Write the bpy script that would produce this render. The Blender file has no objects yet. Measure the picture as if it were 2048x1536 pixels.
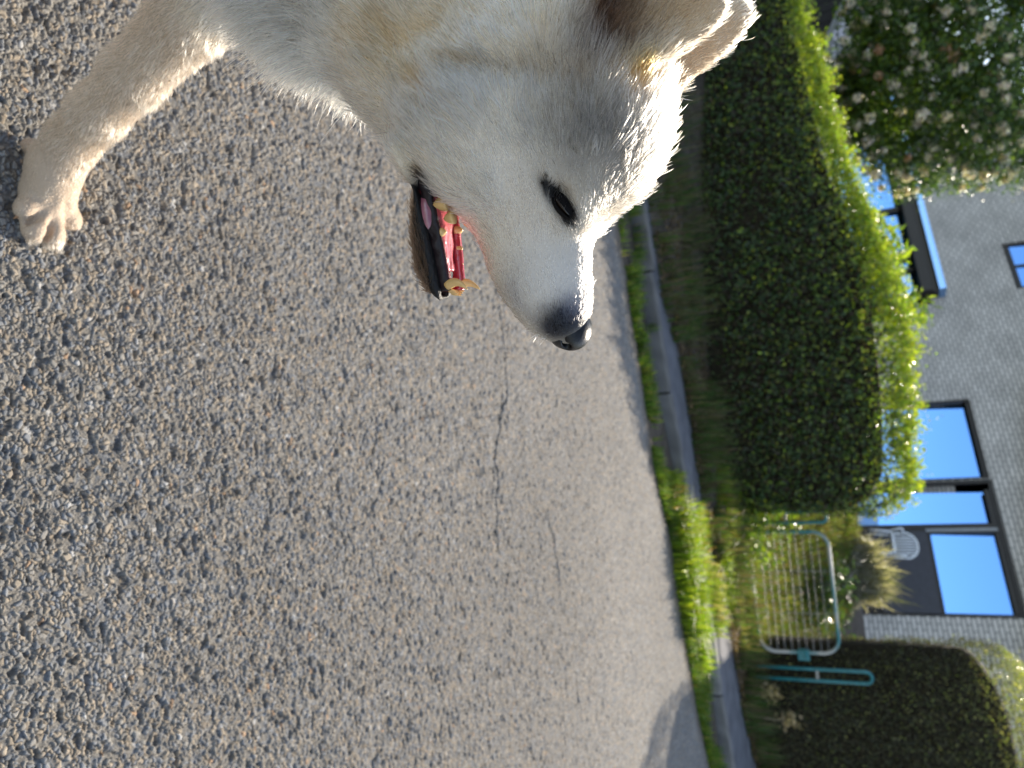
import bpy, math, random
import numpy as np
from mathutils import Matrix, Vector
rng = np.random.default_rng(7)
random.seed(7)
S = bpy.context.scene

# ------------------------------------------------------------------ camera
FPX, CAMH, PITCH, ROLL = 1420.0, 1.05, math.radians(23), math.radians(6.1)
F = np.array([0, math.cos(PITCH), -math.sin(PITCH)])
R0 = np.array([1., 0, 0]); U0 = np.array([0, math.sin(PITCH), math.cos(PITCH)])
RR = math.cos(ROLL)*R0 - math.sin(ROLL)*U0
UU = math.sin(ROLL)*R0 + math.cos(ROLL)*U0
CAM = np.array([0, 0, CAMH])
def ray(x, y): return F + (y-768)/FPX*RR + (x-1024)/FPX*UU
def at(x, y, t): return CAM + t*ray(x, y)
def ground(x, y, z=0.0):
    d = ray(x, y); return CAM + d*((z-CAMH)/d[2])
def on_y(x, y, yy):
    d = ray(x, y); return CAM + d*(yy/d[1])
cd = bpy.data.cameras.new('camera'); cam = bpy.data.objects.new('camera', cd)
S.collection.objects.link(cam); S.camera = cam
m = Matrix.Identity(4)
for i in range(3):
    m[i][0] = UU[i]; m[i][1] = -RR[i]; m[i][2] = -F[i]; m[i][3] = CAM[i]
cam.matrix_world = m
cd.sensor_width = 36; cd.sensor_fit = 'HORIZONTAL'
cd.lens = 36*FPX/2048
cd.clip_start = 0.01; cd.clip_end = 3000
cd.dof.use_dof = True; cd.dof.focus_distance = 0.60; cd.dof.aperture_fstop = 6.8; cd.dof.aperture_blades = 0

# ------------------------------------------------------------------ sky + sun
SUN_EL, SUN_AZ = math.radians(27), math.radians(15.5)      # azimuth to the right of +Y
W = bpy.data.worlds.new('World'); S.world = W; W.use_nodes = True
nt = W.node_tree; bg = nt.nodes['Background']
sky = nt.nodes.new('ShaderNodeTexSky'); sky.sky_type = 'NISHITA'; sky.sun_disc = False
sky.sun_elevation = SUN_EL; sky.sun_rotation = SUN_AZ
sky.air_density = 1.0; sky.dust_density = 0.6; sky.ozone_density = 1.0
hs_ = nt.nodes.new('ShaderNodeHueSaturation'); hs_.inputs['Saturation'].default_value = .78
nt.links.new(sky.outputs[0], hs_.inputs['Color']); nt.links.new(hs_.outputs[0], bg.inputs[0]); bg.inputs[1].default_value = 0.15
sd = bpy.data.lights.new('sun', 'SUN'); sd.energy = 4.6; sd.angle = math.radians(0.5); sd.color = (1, .89, .73)
sun = bpy.data.objects.new('sun', sd); S.collection.objects.link(sun)
sdir = Vector((math.sin(SUN_AZ)*math.cos(SUN_EL), math.cos(SUN_AZ)*math.cos(SUN_EL), math.sin(SUN_EL)))
sun.rotation_euler = sdir.to_track_quat('Z', 'Y').to_euler()
S.view_settings.view_transform = 'Standard'; S.view_settings.look = 'None'
S.view_settings.exposure = 1.05; S.view_settings.gamma = 1
S.render.engine = 'CYCLES'
cy = S.cycles
cy.max_bounces = 7; cy.diffuse_bounces = 3; cy.glossy_bounces = 3; cy.transmission_bounces = 5; cy.transparent_max_bounces = 6
cy.caustics_reflective = False; cy.caustics_refractive = False
cy.sample_clamp_indirect = 6
try:
    cy.use_denoising = True; cy.denoiser = 'OPENIMAGEDENOISE'
except Exception:
    pass

# ------------------------------------------------------------------ helpers
def link(o, parent=None):
    S.collection.objects.link(o)
    if parent is not None: o.parent = parent
    return o
def empty(name, loc, label=None, cat=None, group=None, rz=0.0):
    o = bpy.data.objects.new(name, None); o.location = loc; o.rotation_euler = (0, 0, rz)
    o.empty_display_size = .1; link(o); tag(o, label, cat, group); return o
def tag(o, label=None, cat=None, group=None, kind=None):
    if label: o['label'] = label
    if cat: o['category'] = cat
    if group: o['group'] = group
    if kind: o['kind'] = kind
    return o
def mesh_np(name, V, faces, mat=None, parent=None, attrs=None, smooth=False, mats=None, midx=None):
    """V (n,3); faces: list of (k,m) int arrays (each array one polygon size)"""
    V = np.asarray(V, np.float32)
    if not isinstance(faces, list): faces = [faces]
    faces = [np.asarray(f, np.int32) for f in faces if len(f)]
    me = bpy.data.meshes.new(name)
    me.vertices.add(len(V)); me.vertices.foreach_set('co', V.ravel())
    nl = sum(f.size for f in faces); npoly = sum(len(f) for f in faces)
    me.loops.add(nl); me.polygons.add(npoly)
    me.loops.foreach_set('vertex_index', np.concatenate([f.ravel() for f in faces]))
    tot = np.concatenate([np.full(len(f), f.shape[1], np.int32) for f in faces])
    st = np.concatenate([[0], np.cumsum(tot)[:-1]]).astype(np.int32)
    me.polygons.foreach_set('loop_start', st)
    try: me.polygons.foreach_set('loop_total', tot)
    except Exception: pass
    me.polygons.foreach_set('use_smooth', np.full(npoly, bool(smooth)))
    for m_ in (mats or ([mat] if mat else [])): me.materials.append(m_)
    if midx is not None: me.polygons.foreach_set('material_index', np.asarray(midx, np.int32))
    me.update(calc_edges=True)
    for k, a in (attrs or {}).items():
        a = np.asarray(a, np.float32)
        if a.ndim == 2:
            if a.shape[1] == 3: a = np.concatenate([a, np.ones((len(a), 1), np.float32)], 1)
            at_ = me.attributes.new(k, 'FLOAT_COLOR', 'POINT'); at_.data.foreach_set('color', a.ravel())
        else:
            at_ = me.attributes.new(k, 'FLOAT', 'POINT'); at_.data.foreach_set('value', a)
    o = bpy.data.objects.new(name, me); link(o, parent); return o
class MB:
    """collects shapes, then links them as ONE mesh"""
    def __init__(s): s.v = []; s.q = []; s.n = 0; s.t = []
    def add(s, V, Q):
        s.v.append(np.asarray(V, float))
        for f in Q:
            f = [i+s.n for i in f]
            (s.q if len(f) == 4 else s.t).append(f)
        s.n += len(V)
    def box(s, a, b, M=None):
        (x0, y0, z0), (x1, y1, z1) = a, b
        V = np.array([(x0,y0,z0),(x1,y0,z0),(x1,y1,z0),(x0,y1,z0),(x0,y0,z1),(x1,y0,z1),(x1,y1,z1),(x0,y1,z1)], float)
        if M is not None: V = V@np.asarray(M)[:3,:3].T + np.asarray(M)[:3,3]
        s.add(V, [(0,3,2,1),(4,5,6,7),(0,1,5,4),(1,2,6,5),(2,3,7,6),(3,0,4,7)])
    def tube(s, P, r, n=8, closed=False, caps=True):
        P = np.asarray(P, float); m_ = len(P)
        r = np.broadcast_to(np.asarray(r, float), (m_,))
        V = []; up = np.array([0, 0, 1.])
        prev = None
        for i in range(m_):
            if closed: d = P[(i+1) % m_]-P[i-1]
            else: d = P[min(i+1, m_-1)]-P[max(i-1, 0)]
            d = d/(np.linalg.norm(d)+1e-9)
            if prev is None:
                a = np.cross(d, up)
                if np.linalg.norm(a) < .2: a = np.cross(d, [1., 0, 0])
            else: a = prev-d*np.dot(prev, d)
            a = a/np.linalg.norm(a); prev = a; b = np.cross(d, a)
            for k in range(n):
                t = 2*math.pi*k/n; V.append(P[i]+r[i]*(math.cos(t)*a+math.sin(t)*b))
        Q = []
        for i in range(m_ if closed else m_-1):
            j = (i+1) % m_
            for k in range(n): Q.append((i*n+k, i*n+(k+1) % n, j*n+(k+1) % n, j*n+k))
        if not closed and caps:
            V += [P[0], P[-1]]; c0 = m_*n; c1 = c0+1
            for k in range(n):
                Q.append((c0, (k+1) % n, k)); Q.append((c1, (m_-1)*n+k, (m_-1)*n+(k+1) % n))
        s.add(V, Q)
    def build(s, name, mat, parent=None, smooth=False, bevel=0):
        o = mesh_np(name, np.concatenate(s.v), [np.array(s.q, int).reshape(-1, 4), np.array(s.t, int).reshape(-1, 3)], mat, parent, smooth=smooth)
        if bevel:
            b = o.modifiers.new('bevel', 'BEVEL'); b.width = bevel; b.segments = 2; b.limit_method = 'ANGLE'
        return o
# smooth value noise on numpy points
def vnoise(P, s, seed=0):
    P = np.asarray(P, float)/s; i = np.floor(P).astype(np.int64); f = P-i; f = f*f*(3-2*f)
    dim = P.shape[1]; out = np.zeros(len(P))
    for c in range(2**dim):
        w = np.ones(len(P)); h = np.full(len(P), seed*7919+13, np.int64)
        for d in range(dim):
            b = (c >> d) & 1
            w *= f[:, d] if b else 1-f[:, d]
            h = (h*1103515245 + (i[:, d]+b)*[374761393, 668265263, 2147483647][d]) & 0x7fffffff
        h = (h ^ (h >> 13))*1274126177 & 0x7fffffff
        out += w*((h ^ (h >> 16)) & 0xffff)/65535.
    return out
def fbm(P, s, seed=0, o=3):
    return sum(vnoise(P, s/2**k, seed+k)*.5**k for k in range(o))/sum(.5**k for k in range(o))
def sstep(a, b, x):
    t = np.clip((x-a)/(b-a), 0, 1); return t*t*(3-2*t)

# ------------------------------------------------------------------ materials
def mat_new(name):
    m_ = bpy.data.materials.new(name); m_.use_nodes = True
    return m_, m_.node_tree, m_.node_tree.nodes['Principled BSDF']
def simple(name, col, rough=.6, metal=0, spec=.5, var=.12, scale=14, bump=0, bscale=60):
    m_, t, b = mat_new(name); b.inputs['Roughness'].default_value = rough; b.inputs['Metallic'].default_value = metal
    b.inputs['Specular IOR Level'].default_value = spec
    n = t.nodes.new('ShaderNodeTexNoise'); n.inputs['Scale'].default_value = scale; n.inputs['Detail'].default_value = 6
    tc = t.nodes.new('ShaderNodeTexCoord'); t.links.new(tc.outputs['Object'], n.inputs['Vector'])
    r = t.nodes.new('ShaderNodeValToRGB')
    r.color_ramp.elements[0].position = .3; r.color_ramp.elements[1].position = .7
    r.color_ramp.elements[0].color = (*[c*(1-var) for c in col], 1); r.color_ramp.elements[1].color = (*[min(1, c*(1+var)) for c in col], 1)
    t.links.new(n.outputs['Fac'], r.inputs[0]); t.links.new(r.outputs[0], b.inputs['Base Color'])
    if bump:
        n2 = t.nodes.new('ShaderNodeTexNoise'); n2.inputs['Scale'].default_value = bscale; n2.inputs['Detail'].default_value = 4
        t.links.new(tc.outputs['Object'], n2.inputs['Vector'])
        bp = t.nodes.new('ShaderNodeBump'); bp.inputs['Strength'].default_value = bump; bp.inputs['Distance'].default_value = .01
        t.links.new(n2.outputs['Fac'], bp.inputs['Height']); t.links.new(bp.outputs[0], b.inputs['Normal'])
    return m_
def attr_mat(name, rough=.7, spec=.4, transl=0, coat=0, bump=0, bscale=200):
    m_, t, b = mat_new(name); b.inputs['Roughness'].default_value = rough; b.inputs['Specular IOR Level'].default_value = spec
    a = t.nodes.new('ShaderNodeAttribute'); a.attribute_name = 'col'
    t.links.new(a.outputs['Color'], b.inputs['Base Color'])
    if coat: b.inputs['Coat Weight'].default_value = coat; b.inputs['Coat Roughness'].default_value = .12
    if bump:
        tc = t.nodes.new('ShaderNodeTexCoord')
        n2 = t.nodes.new('ShaderNodeTexNoise'); n2.inputs['Scale'].default_value = bscale; n2.inputs['Detail'].default_value = 4
        t.links.new(tc.outputs['Object'], n2.inputs['Vector'])
        bp = t.nodes.new('ShaderNodeBump'); bp.inputs['Strength'].default_value = bump; bp.inputs['Distance'].default_value = .002
        t.links.new(n2.outputs['Fac'], bp.inputs['Height']); t.links.new(bp.outputs[0], b.inputs['Normal'])
    if transl:
        tr = t.nodes.new('ShaderNodeBsdfTranslucent'); mx = t.nodes.new('ShaderNodeMixShader'); mx.inputs[0].default_value = transl
        hs = t.nodes.new('ShaderNodeMix'); hs.data_type = 'RGBA'; hs.blend_type = 'MULTIPLY'; hs.inputs[0].default_value = 1
        t.links.new(a.outputs['Color'], hs.inputs[6]); hs.inputs[7].default_value = (1.7, 1.75, .7, 1)
        t.links.new(hs.outputs[2], tr.inputs['Color'])
        t.links.new(b.outputs[0], mx.inputs[1]); t.links.new(tr.outputs[0], mx.inputs[2])
        t.links.new(mx.outputs[0], t.nodes['Material Output'].inputs['Surface'])
    return m_
M_LEAF = attr_mat('leaf', rough=.30, spec=.5, transl=.38)
M_GRASS = attr_mat('grass_blade', rough=.55, spec=.3, transl=.42)
M_CORE = simple('dark_core', (.022, .018, .011), rough=.95, var=.5, scale=30, spec=.1)
M_BARK = simple('bark', (.09, .07, .05), rough=.9, var=.4, scale=20, bump=.6)
M_SOIL = simple('soil', (.085, .068, .05), rough=.95, var=.45, scale=9, bump=.8, bscale=40, spec=.2)
M_CONC = simple('concrete', (.19, .18, .17), rough=.9, var=.28, scale=7, bump=.5, bscale=90, spec=.3)
M_PATH = simple('path_slab', (.13, .13, .14), rough=.9, var=.3, scale=5, bump=.5, bscale=120, spec=.3)
M_DKWOOD = simple('dark_wood', (.022, .017, .015), rough=.5, var=.35, scale=12)
M_SHED = simple('shed_boards', (.012, .010, .010), rough=.7, var=.4, scale=10)
M_ZINC = simple('zinc', (.30, .50, .85), rough=.18, metal=1, var=.05)
M_TEAL = simple('teal_paint', (.02, .17, .19), rough=.38, var=.25, scale=25)
def glare_mat():  # teal paint with sun glare painted in as pale patches
    m_, t, b = mat_new('teal_paint_glare'); b.inputs['Roughness'].default_value = .4
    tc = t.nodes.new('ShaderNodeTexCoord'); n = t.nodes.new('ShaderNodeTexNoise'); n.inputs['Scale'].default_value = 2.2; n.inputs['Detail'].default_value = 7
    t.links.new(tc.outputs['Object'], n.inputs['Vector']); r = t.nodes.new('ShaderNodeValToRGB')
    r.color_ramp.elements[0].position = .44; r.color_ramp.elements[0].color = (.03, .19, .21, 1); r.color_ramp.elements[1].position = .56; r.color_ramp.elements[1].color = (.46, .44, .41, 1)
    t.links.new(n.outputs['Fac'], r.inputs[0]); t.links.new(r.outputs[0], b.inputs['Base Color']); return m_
M_GLARE = glare_mat()
M_GALV = simple('galvanised_wire', (.30, .29, .27), rough=.5, metal=.6, var=.2)
M_PLASTIC = simple('white_plastic', (.78, .79, .80), rough=.35, var=.04)
M_PANEL = simple('panel_paint', (.05, .05, .065), rough=.55, var=.15)
M_TRIM = simple('grey_trim', (.30, .31, .33), rough=.6, var=.15)
M_ROOF = simple('roof_tile', (.10, .08, .075), rough=.8, var=.3)
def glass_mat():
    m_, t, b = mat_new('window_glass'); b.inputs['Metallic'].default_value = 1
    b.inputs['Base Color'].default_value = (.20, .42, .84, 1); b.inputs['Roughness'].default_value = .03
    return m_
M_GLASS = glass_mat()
def brick_mat():
    m_, t, b = mat_new('grey_brick'); b.inputs['Roughness'].default_value = .9; b.inputs['Specular IOR Level'].default_value = .2
    tc = t.nodes.new('ShaderNodeTexCoord'); sp = t.nodes.new('ShaderNodeSeparateXYZ'); cb = t.nodes.new('ShaderNodeCombineXYZ')
    t.links.new(tc.outputs['Object'], sp.inputs[0]); t.links.new(sp.outputs[0], cb.inputs[0]); t.links.new(sp.outputs[2], cb.inputs[1])
    br = t.nodes.new('ShaderNodeTexBrick'); t.links.new(cb.outputs[0], br.inputs['Vector'])
    br.inputs['Scale'].default_value = 1; br.inputs['Brick Width'].default_value = .36; br.inputs['Row Height'].default_value = .117
    br.inputs['Mortar Size'].default_value = .018; br.inputs['Mortar Smooth'].default_value = .3; br.inputs['Bias'].default_value = -.1
    br.inputs['Color1'].default_value = (.62, .575, .535, 1); br.inputs['Color2'].default_value = (.77, .715, .67, 1); br.inputs['Mortar'].default_value = (.20, .19, .18, 1)
    n = t.nodes.new('ShaderNodeTexNoise'); n.inputs['Scale'].default_value = .8; n.inputs['Detail'].default_value = 8
    t.links.new(tc.outputs['Object'], n.inputs['Vector'])
    r = t.nodes.new('ShaderNodeMapRange'); r.inputs[1].default_value = .3; r.inputs[2].default_value = .7; r.inputs[3].default_value = .82; r.inputs[4].default_value = 1.1
    t.links.new(n.outputs['Fac'], r.inputs[0])
    mx = t.nodes.new('ShaderNodeMix'); mx.data_type = 'RGBA'; mx.blend_type = 'MULTIPLY'; mx.inputs[0].default_value = 1
    t.links.new(br.outputs['Color'], mx.inputs[6]); t.links.new(r.outputs[0], mx.inputs[7]); t.links.new(mx.outputs[2], b.inputs['Base Color'])
    bp = t.nodes.new('ShaderNodeBump'); bp.inputs['Strength'].default_value = .7; bp.inputs['Distance'].default_value = .012; bp.invert = True
    t.links.new(br.outputs['Fac'], bp.inputs['Height']); t.links.new(bp.outputs[0], b.inputs['Normal'])
    return m_
M_BRICK = brick_mat()

# ------------------------------------------------------------------ ground lines (x = across, y = away)
def line_fn(pix, left, right):
    P = np.array([ground(*q)[:2] for q in pix]); P = P[np.argsort(P[:, 0])]
    x = np.concatenate([[-30], P[:, 0], [30]])
    y = np.concatenate([[P[0, 1]+left*(-30-P[0, 0])], P[:, 1], [P[-1, 1]+right*(30-P[-1, 0])]])
    return lambda q: np.interp(q, x, y)
road_y = line_fn([(1160,0),(1239,460),(1264,642),(1287,779),(1309,938),(1345,1100),(1365,1250),(1395,1420),(1420,1536)], .2, .35)
kerb_y = line_fn([(1280,450),(1314,687),(1350,893),(1379,1066),(1410,1231),(1443,1438),(1459,1534)], .2, .35)
path_y = line_fn([(1316,596),(1355,733),(1396,993),(1437,1190),(1474,1397),(1505,1536)], .2, .4)

def strip(name, ya, yb, za, zb, mat, x0=-16, x1=16, nx=260, ny=10, noise=.0, ns=.3, seed=1):
    xs = np.linspace(x0, x1, nx); t = np.linspace(0, 1, ny)
    X = np.repeat(xs[:, None], ny, 1); A = ya(xs)[:, None]; B = yb(xs)[:, None]
    Y = A+(B-A)*t; Z = za+(zb-za)*t+np.zeros_like(X)
    if noise: Z = Z+noise*(fbm(np.stack([X.ravel(), Y.ravel()], 1), ns, seed).reshape(X.shape)-.5)
    V = np.stack([X, Y, Z], -1).reshape(-1, 3)
    i = np.arange(nx*ny).reshape(nx, ny)
    Q = np.stack([i[:-1, :-1], i[1:, :-1], i[1:, 1:], i[:-1, 1:]], -1).reshape(-1, 4)
    return tag(mesh_np(name, V, Q, mat, smooth=True), kind='structure')

# big ground sheet
def grass_ground_mat():
    m_, t, b = mat_new('lawn'); b.inputs['Roughness'].default_value = .95; b.inputs['Specular IOR Level'].default_value = .1
    n = t.nodes.new('ShaderNodeTexNoise'); n.inputs['Scale'].default_value = 3; n.inputs['Detail'].default_value = 10
    tc = t.nodes.new('ShaderNodeTexCoord'); t.links.new(tc.outputs['Object'], n.inputs['Vector'])
    r = t.nodes.new('ShaderNodeValToRGB'); r.color_ramp.elements[0].position = .35; r.color_ramp.elements[1].position = .65
    r.color_ramp.elements[0].color = (.03, .045, .014, 1); r.color_ramp.elements[1].color = (.10, .10, .04, 1)
    t.links.new(n.outputs['Fac'], r.inputs[0]); t.links.new(r.outputs[0], b.inputs['Base Color'])
    return m_
M_LAWN = grass_ground_mat()
g = mesh_np('ground', [(-900,-900,-.09),(900,-900,-.09),(900,900,-.09),(-900,900,-.09)], np.array([[0,1,2,3]]), M_LAWN); tag(g, kind='structure')

# ------------------------------------------------------------------ road: real stones in the near sheet
def asphalt_coarse():
    m_, t, b = mat_new('asphalt_far'); b.inputs['Roughness'].default_value = .9; b.inputs['Specular IOR Level'].default_value = .3
    tc = t.nodes.new('ShaderNodeTexCoord'); v = t.nodes.new('ShaderNodeTexVoronoi'); v.inputs['Scale'].default_value = 105
    t.links.new(tc.outputs['Object'], v.inputs['Vector'])
    r = t.nodes.new('ShaderNodeValToRGB'); c = r.color_ramp
    c.elements[0].color = (.07, .07, .075, 1); c.elements[1].color = (.33, .30, .26, 1)
    e = c.elements.new(.5); e.color = (.19, .185, .18, 1)
    sp = t.nodes.new('ShaderNodeSeparateColor'); t.links.new(v.outputs['Color'], sp.inputs[0]); t.links.new(sp.outputs[0], r.inputs[0])
    t.links.new(r.outputs[0], b.inputs['Base Color'])
    bp = t.nodes.new('ShaderNodeBump'); bp.invert = True; bp.inputs['Strength'].default_value = 1; bp.inputs['Distance'].default_value = .004
    t.links.new(v.outputs['Distance'], bp.inputs['Height']); t.links.new(bp.outputs[0], b.inputs['Normal'])
    return m_
M_ASPH_FAR = asphalt_coarse()
M_ASPH = attr_mat('asphalt', rough=.95, spec=.12, bump=.35, bscale=900)
def voronoi2(P, s, seed):
    g_ = P/s; i0 = np.floor(g_).astype(np.int64)
    d1 = np.full(len(P), 9., np.float32); d2 = d1.copy(); idh = np.zeros(len(P), np.int64)
    def H(a, b, k):
        h = (a*374761393 + b*668265263 + k*1442695 + seed*97) & 0x7fffffff
        h = ((h ^ (h >> 13))*1274126177) & 0x7fffffff
        return h ^ (h >> 16)
    for dx in (-1, 0, 1):
        for dy in (-1, 0, 1):
            a = i0[:, 0]+dx; b = i0[:, 1]+dy
            hx = (H(a, b, 1) & 0xffff)/65535.; hy = (H(a, b, 2) & 0xffff)/65535.
            d = np.hypot(a+hx-g_[:, 0], b+hy-g_[:, 1]).astype(np.float32)
            c = d < d1
            d2 = np.where(c, d1, np.minimum(d2, d)); idh = np.where(c, H(a, b, 3), idh); d1 = np.where(c, d, d1)
    return d1, d2, idh
CRACKS = [[(985,560),(1000,640),(1008,700),(1012,790),(1003,815),(998,850),(988,915),(992,960),(988,1010),(990,1060),(996,1110)],
          [(1085,1010),(1100,1055),(1112,1110),(1118,1190),(1128,1225)],
          [(1148,1350),(1156,1400),(1160,1450)], [(1056,1410),(1058,1470),(1066,1530)]]
def build_road():
    th = np.linspace(math.radians(-49), math.radians(45), 1300)
    lr = np.linspace(math.log(.6), math.log(6.6), 1300)
    T, L = np.meshgrid(th, lr, indexing='ij'); r_ = np.exp(L)
    X = (r_*np.sin(T)).ravel(); Y = (r_*np.cos(T)).ravel(); P = np.stack([X, Y], 1)
    wob = np.stack([fbm(P, .011, 3, 2)-.5, fbm(P, .011, 4, 2)-.5], 1)*.011
    PW = (P+wob)*np.array([.82, 1.1])
    d1, d2, idh = voronoi2(PW, .0068, 5)
    e1_, e2_, idg = voronoi2(P+wob*.6, .0030, 15)
    u1 = (idh & 255)/255.; u2 = ((idh >> 8) & 255)/255.; u3 = ((idh >> 16) & 127)/127.; g1 = (idg & 255)/255.
    e = d2-d1
    stone = u1 > .30                                     # the rest is finer grit in binder
    hgt = np.where(stone, sstep(0, .30, e)*(.0018+.0030*u1), sstep(0, .4, e2_-e1_)*(.0006+.0014*g1))
    big = fbm(P*np.array([.8, 1.15]), .0135, 9, 3); low = sstep(.36, .24, big)       # hollows where stones are gone
    hgt = hgt*(1-.5*low) - .0042*low
    hgt += .004*(fbm(P, .5, 21, 2)-.5)+.0025*(fbm(P, .06, 22, 2)-.5)
    col = np.empty((len(P), 3))
    base = np.where(stone, .178+.105*u2, .13+.125*g1)
    col[:] = base[:, None]*np.array([1, .935, .83])
    tan = (u3 > .72) & stone; col[tan] = (base[tan]*1.08)[:, None]*np.array([1.10, .93, .72])
    org = (u3 > .994) & stone; col[org] = (base[org]*1.25)[:, None]*np.array([1.25, .85, .55])
    blu = (u3 < .25); col[blu] = (base[blu]*.86)[:, None]*np.array([.96, .98, 1.0])
    wht = (u3 > .5) & (u3 < .504); col[wht] = (.40, .39, .37)
    gap = (1-sstep(.0, .16, e))*np.where(stone, 1, .4)
    far = sstep(1.2, 4.5, np.hypot(X, Y))
    col = col*(1-.55*gap[:, None]) + .55*gap[:, None]*np.array([.035, .034, .036])
    col *= (1-.25*low)[:, None]
    col *= (.86+.28*fbm(P, .9, 31, 3))[:, None]
    # cracks
    for c in CRACKS:
        G = np.array([ground(*q)[:2] for q in c]); dist = np.full(len(P), 9.)
        m_ = (X > G[:, 0].min()-.1) & (X < G[:, 0].max()+.1) & (Y > G[:, 1].min()-.15) & (Y < G[:, 1].max()+.15)
        Q = P[m_] + np.stack([vnoise(P[m_], .05, 77)-.5, vnoise(P[m_], .05, 78)-.5], 1)*.05 + np.stack([vnoise(P[m_], .013, 79)-.5, vnoise(P[m_], .013, 80)-.5], 1)*.016
        dd = np.full(len(Q), 9.)
        for a, b in zip(G[:-1], G[1:]):
            ab = b-a; t = np.clip(((Q-a)@ab)/(ab@ab), 0, 1); dd = np.minimum(dd, np.linalg.norm(Q-a-t[:, None]*ab, axis=1))
        dist[m_] = dd
        wd = .002+.006*vnoise(P, .10, 55)
        k = 1-sstep(wd*.5, wd*1.5, dist); k = k*(1 if c is CRACKS[0] else .5); hgt -= .010*k; col *= (1-.6*k)[:, None]
    # dirt towards the verge
    ed = road_y(X)-Y; k = sstep(.22, .02, ed+.12*(fbm(P, .2, 91)-.5))
    col = col*(1-.7*k[:, None]) + .7*k[:, None]*np.array([.11, .085, .055])
    V = np.stack([X, Y, hgt], 1)
    i = np.arange(len(P)).reshape(T.shape)
    Qd = np.stack([i[:-1, :-1], i[1:, :-1], i[1:, 1:], i[:-1, 1:]], -1).reshape(-1, 4)[:, ::-1]
    edge = road_y(X)+.06*(fbm(P, .12, 61, 3)-.5)
    keep = (Y < edge)[Qd].all(1)
    Qd = Qd[keep]
    used = np.unique(Qd); rm = np.full(len(P), -1); rm[used] = np.arange(len(used))
    V = V[used]; col = col[used]; Qd = rm[Qd]
    # the rest of the road, one flat sheet just below the stones
    xs = np.linspace(-40, 40, 321); n0 = len(V)
    B = np.concatenate([np.stack([xs, np.full(321, -12.), np.full(321, -.012)], 1), np.stack([xs, road_y(xs)-.02, np.full(321, -.012)], 1)])
    k = np.arange(320); Q2 = np.stack([k, k+1, k+322, k+321], 1)+n0
    V = np.concatenate([V, B]); col = np.concatenate([col, np.full((len(B), 3), .2)])
    o = mesh_np('road', V, np.concatenate([Qd, Q2]), attrs={'col': col}, mats=[M_ASPH, M_ASPH_FAR],
                midx=np.concatenate([np.zeros(len(Qd)), np.ones(len(Q2))]), smooth=True)
    return tag(o, kind='structure')
build_road()
# verge strip + gutter, kerb, path, soil bank
strip('verge', lambda x: road_y(x)-.08, lambda x: kerb_y(x)-.04, -.03, -.05, M_SOIL, noise=.06)
def build_kerb():
    prof = [(-.05, -.1), (-.045, .04), (-.03, .055), (.03, .055), (.045, .04), (.05, -.02)]; V = []; Q = []; C = []; n = len(prof)
    xs = np.arange(-16, 16, .9)
    for x0 in xs:
        x1 = x0+.885; dz = rng.normal(0, .006); dy = rng.normal(0, .006); c = np.array([.19, .18, .17])*rng.uniform(.7, 1.25); b0 = len(V); m_ = 10
        for k in range(m_+1):
            x = x0+(x1-x0)*k/m_; e_ = .008 if k in (0, m_) else 0
            for a, b in prof:
                V.append((x, kerb_y(x)+a*(1-e_*8)+dy+rng.normal(0, .002), b+dz-e_+rng.normal(0, .0025))); C.append(c*rng.uniform(.75, 1.2))
        for k in range(m_):
            for q in range(n-1): Q.append((b0+k*n+q, b0+(k+1)*n+q, b0+(k+1)*n+q+1, b0+k*n+q+1))
    tag(mesh_np('kerb', V, np.array(Q), attr_mat('kerb_stone', rough=.9, spec=.2, bump=.5, bscale=80), attrs={'col': np.array(C)}), kind='structure')
build_kerb()
strip('path', lambda x: kerb_y(x)+.03, path_y, .025, .035, M_PATH, noise=.012, ns=.8)
# garden terrain: bank behind the path rising to the house terrace
def garden_z(x, y):
    t = y-path_y(x)
    return .03+.04*sstep(0, .6, t)+1.42*sstep(1.2, 7.5, t-.0*x)
def build_garden():
    xs = np.linspace(-18, 18, 180); ts = np.linspace(0, 26, 130)
    X = np.repeat(xs[:, None], len(ts), 1); Y = path_y(xs)[:, None]+ts[None]
    Z = garden_z(X.ravel(), Y.ravel()).reshape(X.shape)+.05*(fbm(np.stack([X.ravel(), Y.ravel()], 1), .35, 5).reshape(X.shape)-.5)
    i = np.arange(X.size).reshape(X.shape)
    Q = np.stack([i[:-1, :-1], i[1:, :-1], i[1:, 1:], i[:-1, 1:]], -1).reshape(-1, 4)
    tag(mesh_np('garden_ground', np.stack([X, Y, Z], -1).reshape(-1, 3), Q, M_SOIL, smooth=True), kind='structure')
build_garden()

# ------------------------------------------------------------------ house
T2 = 18.5
HP2 = at(2030, 1225, T2); _d = ray(1925, 805); HP1 = CAM+_d*((HP2[2]-CAMH)/_d[2])
HT = (HP2-HP1); HT[2] = 0; HT /= np.linalg.norm(HT); HN = np.array([-HT[1], HT[0], 0])   # HN points into the house
HO = np.array([HP2[0], HP2[1], 0.])
HRZ = math.atan2(HT[1], HT[0])
def fac(x, y, off=0.0):
    """photo direction -> (along, up) on the facade plane moved `off` metres towards the street"""
    d = ray(x, y); o = HO-HN*off
    P = CAM+d*(((o-CAM)@HN)/(d@HN)); return np.array([(P-HO)@HT, P[2]])
house = empty('brick_house', HO, 'grey brick house behind the hedges with dark framed windows reflecting blue sky', 'house', rz=HRZ)
def roof_z(s): return np.interp(s, [-32.7, -14, -7, 9.5], [6.5, 11.3, 7.125, 3.5775])
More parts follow.
